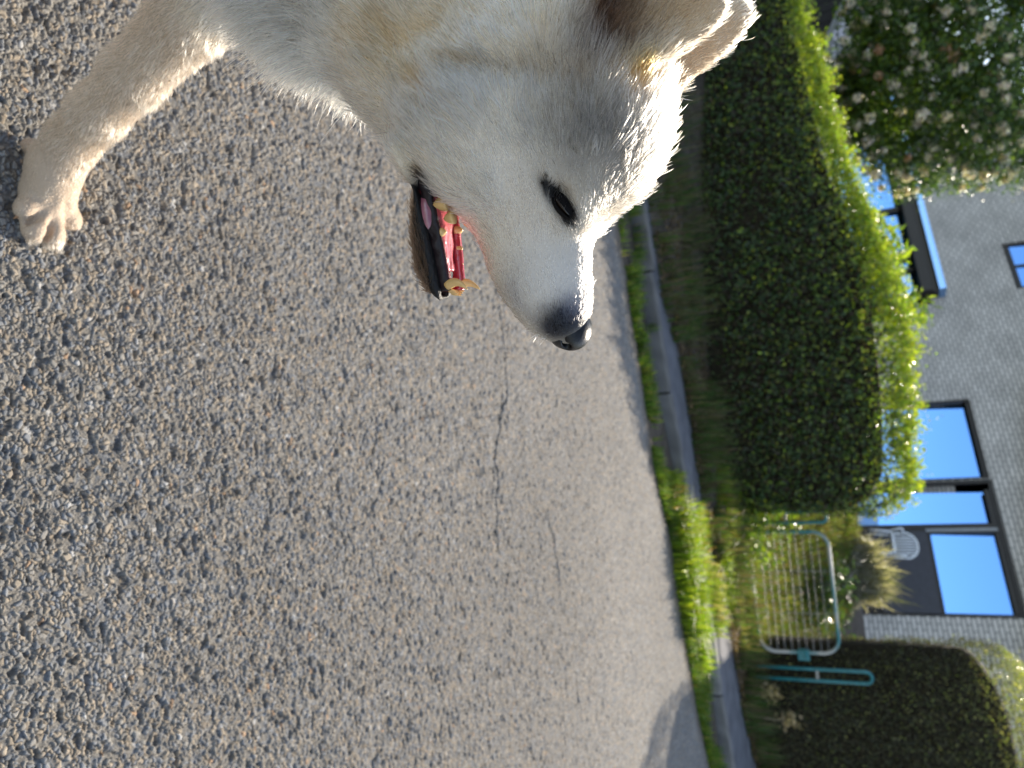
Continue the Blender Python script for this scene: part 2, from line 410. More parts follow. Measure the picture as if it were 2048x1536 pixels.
def ring(mb, s0, s1, z0, z1, w, y0, y1, b=None):
    b = w if b is None else b
    mb.box((s0, y0, z0), (s0+w, y1, z1)); mb.box((s1-w, y0, z0), (s1, y1, z1))
    mb.box((s0+w, y0+.002, z1-w), (s1-w, y1-.002, z1)); mb.box((s0+w, y0+.002, z0), (s1-w, y1-.002, z0+b))
def window(s0, s1, z0, z1, panes, w=.09, label=None):
    """panes: list of (s0,s1,z0,z1); the frame is what is left over"""
    fm = MB(); ring(fm, s0, s1, z0, z1, w, .03, .14)
    # mullions / panels between panes
    ps = sorted(panes)
    for a, b in zip(ps[:-1], ps[1:]): fm.box((a[1], .034, z0+w), (b[0], .136, z1-w))
    for a in ps:
        if a[3] < z1-w-.01: fm.box((a[0], .036, a[3]), (a[1], .134, z1-w))
        if a[2] > z0+w+.01: fm.box((a[0], .036, z0+w), (a[1], .134, a[2]))
    fr = fm.build('window', M_DKWOOD, house, bevel=.012)
    if label: fr['label'] = label
    for a in ps:
        p_ = MB(); h_ = .05*(a[3]-a[2])
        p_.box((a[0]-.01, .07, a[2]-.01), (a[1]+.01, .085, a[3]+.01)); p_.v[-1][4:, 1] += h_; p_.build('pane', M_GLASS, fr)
    return fr
holes = []
# big three-part window over the dark panel
sA0, sA1 = fac(1890, 806)[0], fac(1900, 956)[0]
sB0, sB1 = fac(1900, 980)[0], fac(1900, 1046)[0]
sC0, sC1 = fac(1930, 1066)[0], fac(1950, 1226)[0]
zt = fac(1932, 812)[1]; zC = fac(2010, 1145)[1]; zcb = fac(1876, 1145)[1]; zpb = fac(1800, 1180)[1]; zbb = 1.62
w1 = (sA0-.10, sA1+.06, 1.9, zt+.14)
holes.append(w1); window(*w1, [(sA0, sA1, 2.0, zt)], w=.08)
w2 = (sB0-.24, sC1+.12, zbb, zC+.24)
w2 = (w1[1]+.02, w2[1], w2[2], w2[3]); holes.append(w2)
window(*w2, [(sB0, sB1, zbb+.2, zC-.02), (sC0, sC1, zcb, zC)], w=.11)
pm = MB(); pm.box((sC0-.06, -.03, zpb-.5), (sC1+.05, .028, zcb-.10)); pm.build('panel', M_PANEL, house, bevel=.01)
dv = MB(); dv.box((sC0-.14, -.02, zcb-.1), (sC0-.05, .028, zC+.08)); dv.build('door_post', M_TRIM, house)
# bay strip on the left under the zinc-edged canopy
OFF = .45
a0 = fac(1760, 300)[0]; a1 = fac(1770, 416)[0]; b0 = fac(1820, 542)[0]; b1 = fac(1830, 608)[0]
zl = fac(1800, 380)[1]
w3 = (a0-1.2, b1+.1, zl-2.3, zl+.16); holes.append(w3)
window(*w3, [(a0-1.0, a1, zl-2.1, zl), (a1+.25, b0-.9, zl-2.1, zl), (b0-.65, b0-.2, zl-2.1, zl), (b0-.05, b1, zl-2.1, zl-.02)], w=.10)
c0 = fac(1800, 200, OFF); c1 = fac(1880, 578, OFF)
zc1 = fac(1893, 575, OFF)[1]; zc0 = zc1-.22
cm = MB(); cm.box((c0[0]-3, -OFF+.02, zc0-.52), (c1[0]-.05, -.002, zc0-.16)); cm.box((c0[0]-3, -OFF+.10, zc0-.16), (c1[0]-.02, -.002, zc0-.002))
can = cm.build('canopy', M_DKWOOD, house, bevel=.015)
zm = MB(); zm.box((c0[0]-3.05, -OFF-.03, zc0), (c1[0], -.003, zc1)); zm.build('gutter', M_ZINC, can, bevel=.01)
# upper window
u0 = fac(2002, 488)[0]; u1 = fac(2018, 580)[0]; uz = fac(2006, 500)[1]
w4 = (u0, u1, uz, uz+1.2); holes.append(w4)
um = (u0+u1)/2
window(*w4, [(u0+.16, um-.04, uz+.2, uz+1.06), (um+.06, u1-.14, uz+.2, uz+1.06)], w=.12, label='small upper window with a dark brown frame and two panes')
def build_wall():
    s_ = sorted({-32., 9., -14., -7.} | {round(float(h[i]), 4) for h in holes for i in (0, 1)})
    z_ = sorted({-.2} | {round(float(h[i]), 4) for h in holes for i in (2, 3)})
    V = []; Q = []; id_ = {}
    def vid(i, j, y):
        k = (i, j, y)
        if k not in id_:
            zr_ = float(roof_z(s_[i])); z = min(z_[j], zr_-.004*(len(z_)-j)) if j < len(z_) else zr_
            id_[k] = len(V); V.append((s_[i], y, z))
        return id_[k]
    def inhole(i, j):
        cs = (s_[i]+s_[i+1])/2
        zt_ = z_[j+1] if j+1 < len(z_) else 99
        czz = (z_[j]+zt_)/2 if zt_ < 99 else 99
        return any(h[0]-1e-3 < cs < h[1]+1e-3 and h[2]-1e-3 < czz < h[3]+1e-3 for h in holes)
    ni, nj = len(s_)-1, len(z_)
    for i in range(ni):
        for j in range(nj):
            if inhole(i, j): continue
            Q.append((vid(i, j, 0.), vid(i+1, j, 0.), vid(i+1, j+1, 0.), vid(i, j+1, 0.)))
            for di, dj, a, b in ((-1, 0, (i, j), (i, j+1)), (1, 0, (i+1, j), (i+1, j+1)), (0, -1, (i, j), (i+1, j)), (0, 1, (i, j+1), (i+1, j+1))):
                ii, jj = i+di, j+dj
                if 0 <= ii < ni and 0 <= jj < nj and inhole(ii, jj):
                    Q.append((vid(*a, 0.), vid(*b, 0.), vid(*b, .28), vid(*a, .28)))
    # side and back walls
    n = len(V)
    D = 9.0; zr = float(roof_z(np.array(9.))); zl_ = float(roof_z(np.array(-32.)))
    V += [(9, 0, -.2), (9, D, -.2), (9, D, zr), (9, 0, zr), (-32, 0, -.2), (-32, D, -.2), (-32, D, zl_), (-32, 0, zl_), (-14, D, 11.3), (-7, D, 7.125)]
    Q += [(n, n+1, n+2, n+3), (n+4, n+7, n+6, n+5), (n+1, n+5, n+6, n+2)]
    T = [(n+2, n+6, n+8), (n+2, n+8, n+9)]
    # dark room behind the openings
    V += [(8.8, .3, 0), (-31.8, .3, 0), (-31.8, .3, 6.5), (8.8, .3, 3.7)]
    Q += [(n+10, n+11, n+12, n+13)]
    mesh_np('wall', V, [np.array(Q), np.array(T)], M_BRICK, house)
build_wall()
rm = MB()
for s0, s1 in ((-7, 9.5), (-14, -7), (-32.7, -14)):
    z0, z1 = float(roof_z(np.array(float(s0)))), float(roof_z(np.array(float(s1))))
    e_ = .35 if s0 > -8 else .345
    V = [(s0, -e_, z0+.02), (s1, -e_, z1+.02), (s1, 9.4, z1+.02), (s0, 9.4, z0+.02), (s0, -e_, z0+.10), (s1, -e_, z1+.10), (s1, 9.4, z1+.10), (s0, 9.4, z0+.10)]
    rm.add(V, [(0,3,2,1),(4,5,6,7),(0,1,5,4),(1,2,6,5),(2,3,7,6),(3,0,4,7)])
rm.build('roof', M_ROOF, house)

# ------------------------------------------------------------------ dark shed on the far left
sp = at(1580, 84, 14.0); sp2 = on_y(1660, 84, sp[1]); sp3 = on_y(1702, -8, sp[1])
shed = empty('shed', (sp[0], sp[1], 0), 'black timber shed with a grey sloping roof edge beyond the left hedge', 'shed')
wz = sp2[2]; sl = (sp3[2]-sp2[2])/(sp3[0]-sp2[0])
sm = MB(); L_ = -5.0
for k in range(25):
    x1 = k*L_/25; x0 = (k+1)*L_/25+.012
    V = [(x0, 0, .5), (x1, 0, .5), (x1, 3, .5), (x0, 3, .5), (x0, 0, wz+sl*x0), (x1, 0, wz+sl*x1), (x1, 3, wz+sl*x1), (x0, 3, wz+sl*x0)]
    sm.add(V, [(0,3,2,1),(4,5,6,7),(0,1,5,4),(1,2,6,5),(2,3,7,6),(3,0,4,7)])
sm.build('wall', M_SHED, shed)
sm = MB(); V = []
for y in (-.15, 3.2):
    V += [(.12, y, wz+sl*.12), (L_, y, wz+sl*L_), (L_, y, wz+sl*L_+.13), (.12, y, wz+sl*.12+.13)]
sm.add(V, [(0,3,2,1),(4,5,6,7),(0,1,5,4),(1,2,6,5),(2,3,7,6),(3,0,4,7)])
sm.build('roof', M_TRIM, shed)

# ------------------------------------------------------------------ foliage
def unit(a): return a/(np.linalg.norm(a, axis=-1, keepdims=True)+1e-9)
def leaf_mesh(name, P, N, L, Wd, col, mat=None, parent=None, fold=.18, along=None):
    """P root points, N rough facing, L length, Wd width: folded six-point leaves"""
    n = len(P); N = unit(N+rng.normal(0, .55, (n, 3)))
    T = unit(np.cross(N, rng.normal(0, 1, (n, 3)))) if along is None else unit(along-N*np.sum(along*N, 1, keepdims=True))
    B = np.cross(N, T); L = np.broadcast_to(L, (n,))[:, None]; Wd = np.broadcast_to(Wd, (n,))[:, None]
    v0 = P; v1 = P+T*L*.45+B*Wd*.5+N*Wd*fold; v3 = P+T*L*.45-B*Wd*.5+N*Wd*fold; v2 = P+T*L-N*L*.12; vm = P+T*L*.5
    V = np.stack([v0, v1, v2, v3, vm], 1).reshape(-1, 3)
    i = (np.arange(n)*5)[:, None]
    tris = np.concatenate([i+np.array([[0, 4, 1]]), i+np.array([[1, 4, 2]]), i+np.array([[0, 3, 4]]), i+np.array([[3, 2, 4]])])
    return mesh_np(name, V, tris, mat or M_LEAF, parent, attrs={'col': np.repeat(col, 5, 0)})
def colmix(n, cols, w, jit=.25):
    k = rng.choice(len(cols), n, p=np.array(w)/sum(w)); c = np.array(cols)[k]
    return c*(1+rng.normal(0, jit, (n, 1))).clip(.4, 1.8)
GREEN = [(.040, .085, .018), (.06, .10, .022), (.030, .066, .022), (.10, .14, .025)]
def hedge(name, label, path, depth, dens, leaf, cols, w, round_=4.0, newlitcol=((.22, .32, .025), (.32, .36, .04)), bare=.25, endcap=(False, True), rough=.30, shoots=.06, hs0=.8, capr=.5):
    """path rows: x, y of the front foot, top height, foot height"""
    path = np.array(path, float); root = empty(name, (path[:, 0].mean(), path[:, 1].mean(), path[:, 3].mean()), label, 'hedge', 'hedges beside the gate')
    o = np.array(root.location)
    s = np.concatenate([[0], np.cumsum(np.hypot(*np.diff(path[:, :2], axis=0).T))])
    L = s[-1]
    def surf(q, a):
        """q along, a in 0..1 round the section (front foot -> over the top -> back foot)"""
        x = np.interp(q, s, path[:, 0]); y = np.interp(q, s, path[:, 1]); zt = np.interp(q, s, path[:, 2]); zb = np.interp(q, s, path[:, 3])
        cap = np.ones_like(q); r = depth*capr
        if endcap[0]: cap = np.minimum(cap, np.sqrt(np.clip(1-(1-np.clip(q/r, 0, 1))**2.5, 0, 1)))
        if endcap[1]: cap = np.minimum(cap, np.sqrt(np.clip(1-(1-np.clip((L-q)/r, 0, 1))**2.5, 0, 1)))
        h = zt-zb; t = math.pi*(1.0-a)              # t from pi (front) to 0 (back)
        c, sn = np.cos(t), np.sin(t)
        e = 2/round_
        yy = np.sign(c)*np.abs(c)**e; zz = np.abs(sn)**e
        hs = hs0+(1-hs0)*cap
        D = depth/2*cap
        return np.stack([x, y+depth/2+yy*D, zb+zz*h*hs], -1)
    n = int(dens*L*(2*(path[:, 2]-path[:, 3]).mean()+depth))
    q = rng.uniform(0, L, n*2); a = rng.uniform(0, 1, n*2)
    # even spread: use the local size of the surface
    e_ = .01
    P = surf(q, a); dPa = (surf(q, np.clip(a+e_, 0, 1))-surf(q, np.clip(a-e_, 0, 1)))/(2*e_)
    dPq = (surf(np.clip(q+e_, 0, L), a)-surf(np.clip(q-e_, 0, L), a))/(2*e_)
    N = np.cross(dPq, dPa); ar = np.linalg.norm(N, axis=1); N = N/(ar[:, None]+1e-9)
    k = rng.uniform(0, 1, len(ar)) < ar/np.quantile(ar, .97)
    P, N, a = P[k], N[k], a[k]
    C = np.stack([P[:, 0].mean()*0+P[:, 0], np.interp(P[:, 0], path[:, 0], path[:, 1])+depth/2, P[:, 2]*0+1.0], -1)
    flip = np.sum(N*(P-C), 1) < 0; N[flip] *= -1
    P = P+N*(.16*(fbm(P, .28, 3)-.55)+rough*(fbm(P, .75, 8)-.5))[:, None]+N*rng.normal(0, .022, (len(P), 1))
    # bare patches where twigs show
    b = fbm(P*np.array([1, 1, .7]), .55, 17); keep = (b > bare) | (rng.uniform(0, 1, len(P)) < .35) | (N[:, 2] > .4)
    P, N = P[keep], N[keep]
    c = colmix(len(P), cols, w)
    top = sstep(.2, .6, N[:, 2]+.25*rng.normal(0, 1, len(P)))  # up-facing leaves: new growth, with sunlit brightness put into the colour
    nc = colmix(len(P), list(newlitcol), [1]*len(newlitcol)); c = c*(1-top[:, None])+nc*top[:, None]
    sc = leaf*rng.uniform(.6, 1.3, len(P))
    # shoots sticking out of the top
    up = (N[:, 2] > .45) & (rng.uniform(0, 1, len(P)) < shoots)
    SP = P[up]; reps = 7; tt = rng.uniform(0, 1, (len(SP), reps))
    SV = (SP[:, None, :]+(np.array([0, 0, .10])+rng.normal(0, .03, (len(SP), 1, 3)))*tt[..., None]*rng.uniform(.4, 1.6, (len(SP), 1, 1))+rng.normal(0, .008, (len(SP), reps, 3))).reshape(-1, 3)
    P2 = np.concatenate([P, SV]); N2 = np.concatenate([N, unit(rng.normal(0, 1, SV.shape)+np.array([0, 0, .5]))])
    c2 = np.concatenate([c, colmix(len(SV), list(newlitcol), [1]*len(newlitcol))]); sc2 = np.concatenate([sc, leaf*rng.uniform(.6, 1.2, len(SV))])
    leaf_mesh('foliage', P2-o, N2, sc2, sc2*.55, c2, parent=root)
    # solid dark core in place of twigs, added to block light
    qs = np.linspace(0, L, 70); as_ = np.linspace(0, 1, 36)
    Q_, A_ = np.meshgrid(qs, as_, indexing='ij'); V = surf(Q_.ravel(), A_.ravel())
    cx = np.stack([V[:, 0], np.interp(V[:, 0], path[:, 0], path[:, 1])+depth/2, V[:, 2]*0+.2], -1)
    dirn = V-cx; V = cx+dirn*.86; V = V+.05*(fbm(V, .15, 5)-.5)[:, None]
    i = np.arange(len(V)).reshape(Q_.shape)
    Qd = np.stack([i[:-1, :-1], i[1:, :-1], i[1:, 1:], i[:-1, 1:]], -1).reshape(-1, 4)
    mesh_np('blocking_core', V-o, Qd, M_CORE, root, smooth=True)
    return root
fy = lambda x: np.interp(x, [-7, -2.2, -.9, .4, 1.5, 2.2], [8.6, 7.55, 7.3, 7.3, 7.7, 8.0])
tops = [(1552, -60), (1568, 27), (1596, 109), (1640, 300-10), (1690, 423), (1730, 519), (1757, 619), (1772, 733), (1780, 870), (1775, 960), (1762, 1010)]
pl = []
for v_, u_ in tops:
    y = 7.6
    for _ in range(4): y = float(fy(on_y(v_, u_, y)[0]))+.06
    P = on_y(v_, u_, y); pl.append((P[0], y, P[2]+.21, .05))
e1 = pl[-1]
pl = [(-9.0, 9.1, 1.2, .05), (-6.3, 8.4, 1.25, .05)]+pl+[(e1[0]+.16, e1[1]+.06, e1[2]-.06, .05)]
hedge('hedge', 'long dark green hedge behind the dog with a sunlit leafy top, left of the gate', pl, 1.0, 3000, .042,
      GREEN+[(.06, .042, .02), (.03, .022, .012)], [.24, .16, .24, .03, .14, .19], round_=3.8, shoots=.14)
ry = 8.25
rx0 = on_y(1600, 1338, ry)[0]; 
pr = [(rx0-.02, ry, 2.72, .07), (rx0+.25, ry+.05, 2.86, .07), (rx0+.7, ry+.15, 3.0, .07), (rx0+1.3, ry+.3, 3.08, .07), (rx0+3, ry+.8, 3.2, .07), (rx0+6.5, ry+2.0, 3.3, .07)]
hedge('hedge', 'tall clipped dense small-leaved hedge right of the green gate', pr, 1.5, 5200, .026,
      [(.05, .062, .024), (.066, .066, .028), (.085, .066, .034), (.036, .04, .018)], [.35, .3, .2, .15], round_=4.4, newlitcol=((.32, .35, .09), (.42, .40, .15), (.24, .30, .06)), bare=.0, endcap=(True, False), rough=.07, shoots=.02, hs0=.93, capr=.38)

def stems(mb, base, tip, r0, r1, bend=.1, n=6):
    base, tip = np.array(base, float), np.array(tip, float); t = np.linspace(0, 1, n)[:, None]
    P = base+(tip-base)*t+np.array([rng.normal(0, bend), rng.normal(0, bend), 0])*np.sin(t*math.pi)
    mb.tube(P, np.linspace(r0, r1, n), 6); return P
# flowering tree
tc = at(1925, 120, 11.0)
tree = empty('flowering_tree', (tc[0], tc[1], garden_z(tc[0], tc[1])), 'leafy tree with pale lilac-white blossom clusters in front of the brick house', 'tree')
to = np.array(tree.location)
def build_tree():
    RX, RY, RZ = 1.95, 1.6, 1.95
    mb = MB(); c = tc-to
    stems(mb, (0, 0, -.1), (0, 0, c[2]-.6), .11, .08, .03)
    CL = []
    for k in range(640):
        v = unit(rng.normal(0, 1, 3)); rr = rng.uniform(.45, 1.0)**.5
        p = c+v*np.array([RX, RY, RZ])*rr*(1+.18*(vnoise(np.array([v*3+5]), 1., 2)[0]-.5)*2)
        if p[2]+to[2] < 1.3: continue
        CL.append(p)
    CL = np.array(CL)
    for k in range(26):
        stems(mb, (0, 0, c[2]-rng.uniform(.4, 1.2)), CL[rng.integers(len(CL))], .035, .006, .12)
    # drooping spray towards the window on the right
    mb.build('trunk', M_BARK, tree, smooth=True)
    n = 130
    P = (CL[:, None, :]+rng.normal(0, .13, (len(CL), n, 3))).reshape(-1, 3)
    N = unit(P-c)+np.array([0, 0, .3])
    col = colmix(len(P), [(.05, .10, .02), (.035, .07, .02), (.08, .14, .02), (.15, .22, .02)], [.35, .25, .25, .15])
    sc = rng.uniform(.05, .095, len(P)); leaf_mesh('crown', P, N, sc, sc*.5, col, parent=tree)
    sc_ = np.linalg.norm((CL-c)/np.array([RX, RY, RZ]), axis=1)-.45*unit(CL-c)[:, 1]; out = CL[np.argsort(-sc_)[:330]]
    F_ = []; NN = []; cc = []
    for p in out:
        d = unit(p-c); q0 = p+d*.12; r_ = rng.uniform(.04, .09); k = 100
        o_ = unit(rng.normal(0, 1, (k, 3))); F_.append(q0+o_*r_*rng.uniform(.5, 1, (k, 1))); NN.append(o_)
        brown = rng.uniform() < .08
        cc.append(colmix(k, [(.74, .66, .72), (.82, .77, .80), (.62, .50, .55)] if not brown else [(.42, .22, .12), (.55, .38, .30)], [1, 1, .5] if not brown else [1, 1], .12))
    F_ = np.concatenate(F_); sc = rng.uniform(.034, .056, len(F_))
    o = leaf_mesh('blossom', F_, np.concatenate(NN), sc, sc*.75, np.concatenate(cc), parent=tree); o['kind'] = 'stuff'
build_tree()

# bright sapling shoots growing out of the left hedge
def leafy(name, label, cat, base, tips, leafL, cols, w, per=16, r0=.008, spread=.09, group=None, aspect=.42, start=.35, droop=0):
    root = empty(name, base, label, cat, group); b = np.array(base); mb = MB(); P = []; N = []; A = []
    for t in tips:
        t = np.array(t)-b; s0 = np.array([t[0]*.5+rng.normal(0, .03), t[1]*.5+rng.normal(0, .03), 0])
        pts = stems(mb, s0, t, r0, r0*.3, .03, 8)
        k = rng.uniform(start, 1, per); idx = k*7; i0 = np.clip(idx.astype(int), 0, 6); fr = (idx-i0)[:, None]
        c = pts[i0]*(1-fr)+pts[i0+1]*fr; d = unit(rng.normal(0, 1, (per, 3))*np.array([1, 1, .45])+np.array([0, 0, .25-droop]))
        P.append(c+d*spread*rng.uniform(.1, 1, (per, 1))); N.append(np.tile([0, -.35, .8], (per, 1))); A.append(d)
    P = np.concatenate(P); col = colmix(len(P), cols, w, .2); sc = leafL*rng.uniform(.6, 1.25, len(P))
    mb.build('stem', M_BARK, root, smooth=True)
    leaf_mesh('foliage', P, np.concatenate(N), sc, sc*aspect, col, parent=root, along=np.concatenate(A)); return root
LIME = [(.17, .26, .02), (.24, .31, .03), (.11, .19, .02)]
tp = [(1745,445),(1772,440),(1760,470),(1790,465),(1740,480),(1775,495),(1805,480),(1755,505),(1790,515),(1815,520),(1770,530),(1800,545),(1830,490),(1765,560),(1790,580),(1815,565),(1780,600),(1800,620),(1830,605),(1850,615),(1866,600),(1868,632),(1845,640),(1775,625),(1750,530),(1735,420),(1728,400)]
tips = [at(v_-8, u_, 7.75+rng.normal(0, .12)) for v_, u_ in tp]
bs = np.mean(tips, 0); bs = (bs[0], bs[1]+.05, 1.35)
leafy('sapling', 'bright lime-green sapling shoots rising from the left hedge before the window', 'sapling', bs, tips, .12, LIME, [1, 1, .6], per=60, spread=.10, start=.5)
tp = [(1768,780),(1800,985),(1826,985),(1840,965),(1820,930),(1812,880),(1822,820),(1842,850),(1808,1010),(1790,1030)]
tips = [at(v_-6, u_, 8.35+rng.normal(0, .08)) for v_, u_ in tp]; bs = np.mean(tips, 0)
leafy('sapling', 'thin pale twiggy shoots sticking out of the left hedge top near the gate', 'sapling', (bs[0], bs[1], 1.5), tips, .05, [(.30, .30, .10), (.35, .27, .15), (.16, .22, .03)], [1, .6, 1], per=26, spread=.06, start=.55)
# leafy shrub tucked between the left hedge and the gate
tp = [(1490+rng.uniform(0, 110), 950+rng.uniform(0, 130)) for _ in range(30)]+[(1500+rng.uniform(0, 70), 1075+rng.uniform(0, 60)) for _ in range(7)]
tips = [at(v_, u_, 7.55+rng.normal(0, .12)) for v_, u_ in tp]; bs = np.mean(tips, 0)
leafy('leafy_shrub', 'yellow-green leafy shrub leaning against the left side of the gate', 'shrub', (bs[0], bs[1]+.05, .06), tips, .075, LIME+[(.06, .11, .02)], [1, 1, .8, .5], per=50, spread=.11, start=.2)
# plants behind the gate
tp = [(1560+rng.uniform(0, 150), 1120+rng.uniform(0, 140)) for _ in range(42)]
tips = [at(v_, u_, 11.0+rng.normal(0, .25)) for v_, u_ in tp]; bs = np.mean(tips, 0)
leafy('garden_shrub', 'mid green bushy shrub in the garden behind the gate', 'shrub', (bs[0], bs[1], float(garden_z(bs[0], bs[1]))), tips, .09, [(.05, .10, .02), (.08, .13, .025), (.035, .07, .02)], [1, 1, 1], per=60, spread=.2, start=.2)
def straw(name, label, base, tips, cols, n=22):
    root = empty(name, base, label, 'shrub'); b = np.array(base); V = []; T = []; C = []
    for t in tips:
        for _ in range(n):
            p0 = np.array([(t[0]-b[0])*.55+rng.normal(0, .12), rng.normal(0, .12), (t[2]-b[2])*.15]); p3 = np.array(t)-b+rng.normal(0, .13, 3); w = .007
            k = len(V); mid = (p0+p3)/2+np.array([0, 0, .16])+rng.normal(0, .04, 3); sd_ = np.array([w, 0, 0])
            V += [p0-sd_, p0+sd_, mid+sd_, mid-sd_, p3]; T += [(k, k+1, k+2), (k, k+2, k+3), (k+3, k+2, k+4)]
            C += [np.array(cols[rng.integers(len(cols))])*rng.uniform(.7, 1.25)]*5
    mesh_np('stalks', V, np.array(T), M_GRASS, root, attrs={'col': np.array(C)}); return root
tp = [(1670+rng.uniform(0, 120), 1070+rng.uniform(0, 60)+rng.uniform(0, 100)) for _ in range(60)]
tips = [at(v_, u_, 12.3+rng.normal(0, .25)) for v_, u_ in tp]; bs = np.mean(tips, 0)
straw('dry_shrub', 'beige dry wispy shrub below the house windows behind the gate', (bs[0], bs[1], float(garden_z(bs[0], bs[1]))), tips, [(.30, .27, .23), (.22, .20, .17), (.38, .35, .30), (.12, .13, .07)], 40)

# ------------------------------------------------------------------ grass
def blades(name, P, h, w, cols, cw, kind='stuff', lean=.35, parent=None):
    n = len(P); h = np.broadcast_to(h, (n,)); az = rng.uniform(0, 2*math.pi, n); l = np.abs(rng.normal(0, lean, n))
    d = np.stack([np.cos(az), np.sin(az), 0*az], 1); sd_ = np.stack([-np.sin(az), np.cos(az), 0*az], 1)*np.broadcast_to(w, (n,))[:, None]*.5
    z = np.array([0, 0, 1.]); mid = P+z*(h*.6)[:, None]+d*(h*l*.35)[:, None]; tip = P+z*(h*(1-.35*l.clip(0, 1)))[:, None]+d*(h*l*1.1)[:, None]
    V = np.stack([P-sd_, P+sd_, mid+sd_*.8, mid-sd_*.8, tip], 1).reshape(-1, 3)
    i = (np.arange(n)*5)[:, None]
    o = mesh_np(name, V, [np.concatenate([i+np.array([[0, 1, 2, 3]])]), i+np.array([[3, 2, 4]])], M_GRASS, parent, attrs={'col': np.repeat(colmix(n, cols, cw, .22), 5, 0)})
    return tag(o, kind=kind) if kind else o
def scatter(n, x0, x1, ya, yb, seed=3, thr=.0, s=.3):
    x = rng.uniform(x0, x1, n); t = rng.uniform(0, 1, n); y = ya(x)+(yb(x)-ya(x))*t
    P = np.stack([x, y, 0*x], 1); k = fbm(P[:, :2], s, seed) > thr
    return P[k]
GR = [(.06, .12, .02), (.10, .17, .025), (.15, .19, .03), (.22, .18, .07)]
P = scatter(26000, -3.6, 5, lambda x: road_y(x)-.03, lambda x: road_y(x)+.22, 4, .46, .22); P[:, 2] = -.03
blades('verge_grass', P, rng.uniform(.03, .12, len(P)), .007, GR, [1, 1, .6, .2])
P = scatter(16000, -3.6, 5, lambda x: road_y(x)+.15, lambda x: kerb_y(x)-.05, 6, .60, .3); P[:, 2] = -.04
blades('gutter_grass', P, rng.uniform(.04, .13, len(P)), .006, GR, [1, 1, .4, .4])
P = scatter(52000, -4.5, 6, lambda x: path_y(x)-.10, lambda x: np.maximum(path_y(x)+1.0, np.where(x < 1.7, fy(x)+.1, 0)), 8, .50, .25); P[:, 2] = .035
blades('bank_grass', P, np.where(rng.uniform(0, 1, len(P)) < .12, rng.uniform(.2, .42, len(P)), rng.uniform(.04, .18, len(P))), .008, [(.045, .085, .02), (.065, .12, .025), (.13, .11, .06), (.10, .075, .05)], [1, .8, .8, .8])
P = scatter(30000, 1.2, 4.6, lambda x: path_y(x)+.9, lambda x: path_y(x)+6.5, 9, .33, .5); P[:, 2] = garden_z(P[:, 0], P[:, 1])
blades('garden_grass', P, rng.uniform(.06, .26, len(P)), .010, [(.08, .13, .025), (.13, .17, .03), (.22, .18, .09), (.10, .07, .04)], [1, .8, .7, .5])
# sunlit tall weeds in the gap before the gate: clumps one can tell apart
wl = ['largest yellow-green grassy weed clump on the sunlit verge before the gate', 'reddish-tipped grassy weed clump at the left end of the sunlit verge',
      'lime grassy weed clump at the road edge nearest the right hedge shadow', 'straw-mixed weed clump by the kerb in front of the gate', 'low weed clump at the asphalt edge below the kerb\'s sunlit stretch',
      'yellowish weed clump across the kerb in front of the gate left post', 'pale dry weed clump on the bank at the foot of the gate', 'tall feathery lime weed clump straddling the path before the gate latch', 'broad orange-tinged weed clump where the path meets the left hedge end', 'dense lime weed clump at the foot of the gate left corner']
wp = [((1362, 1140), .34, 1300, 0, .30), ((1350, 1040), .24, 700, 1, .19), ((1388, 1260), .22, 700, 2, .22), ((1420, 1200), .22, 420, 3, .17), ((1352, 1090), .16, 500, 2, .24), ((1398, 1085), .24, 500, 1, .18), ((1465, 1220), .26, 600, 3, .15), ((1430, 1140), .26, 700, 0, .20), ((1425, 1010), .26, 700, 1, .26), ((1470, 1070), .24, 600, 2, .24)]
wc = [[(.20, .29, .02), (.27, .31, .03), (.13, .21, .02)], [(.24, .28, .04), (.32, .20, .06), (.20, .28, .03), (.16, .25, .03)], [(.16, .25, .02), (.22, .28, .03)], [(.34, .29, .14), (.22, .28, .04), (.17, .25, .03)]]
for lb, ((v_, u_), r_, n_, ci, hh) in zip(wl, wp):
    G = ground(v_, u_); root = empty('weed_clump', (G[0], G[1], -.03 if v_ < 1400 else .03), lb, 'weeds', 'weed clumps on the sunlit verge')
    a = rng.uniform(0, 2*math.pi, n_); rr = r_*np.sqrt(rng.uniform(0, 1, n_)); P = np.stack([rr*np.cos(a)*1.5, rr*np.sin(a)*.8, 0*a], 1)
    blades('leaves', P, rng.uniform(.4, 1.0, n_)*hh, .011, wc[ci], [1]*len(wc[ci]), kind=None, parent=root, lean=.5)
# two dead flower heads in front of the right hedge
for (v0, u0_), (v1, u1_), lb in (((1518, 1400), (1543, 1386), 'small dried beige flower head on a thin stalk before the right hedge'), ((1512, 1425), (1578, 1440), 'larger dried beige flower head leaning on a long stalk before the right hedge')):
    b = ground(v0, u0_, .08); b[1] = 8.0; b = on_y(v0, u0_, 8.0); b[2] = .06; t = on_y(v1, u1_, 8.0)
    root = empty('dried_flower', b, lb, 'plant', 'dried flower stalks before the right hedge'); mb = MB(); stems(mb, (0, 0, -.02), t-b, .006, .004, .02)
    mb.build('stem', simple('dry_stem', (.3, .24, .15)), root)
    n = 60; P = (t-b)+rng.normal(0, .4, (n, 3))*np.array([.12, .08, .12]); leaf_mesh('flower_head', P, rng.normal(0, 1, (n, 3)), .065, .045, colmix(n, [(.42, .33, .22), (.34, .26, .17)], [1, 1]), M_GRASS, root)
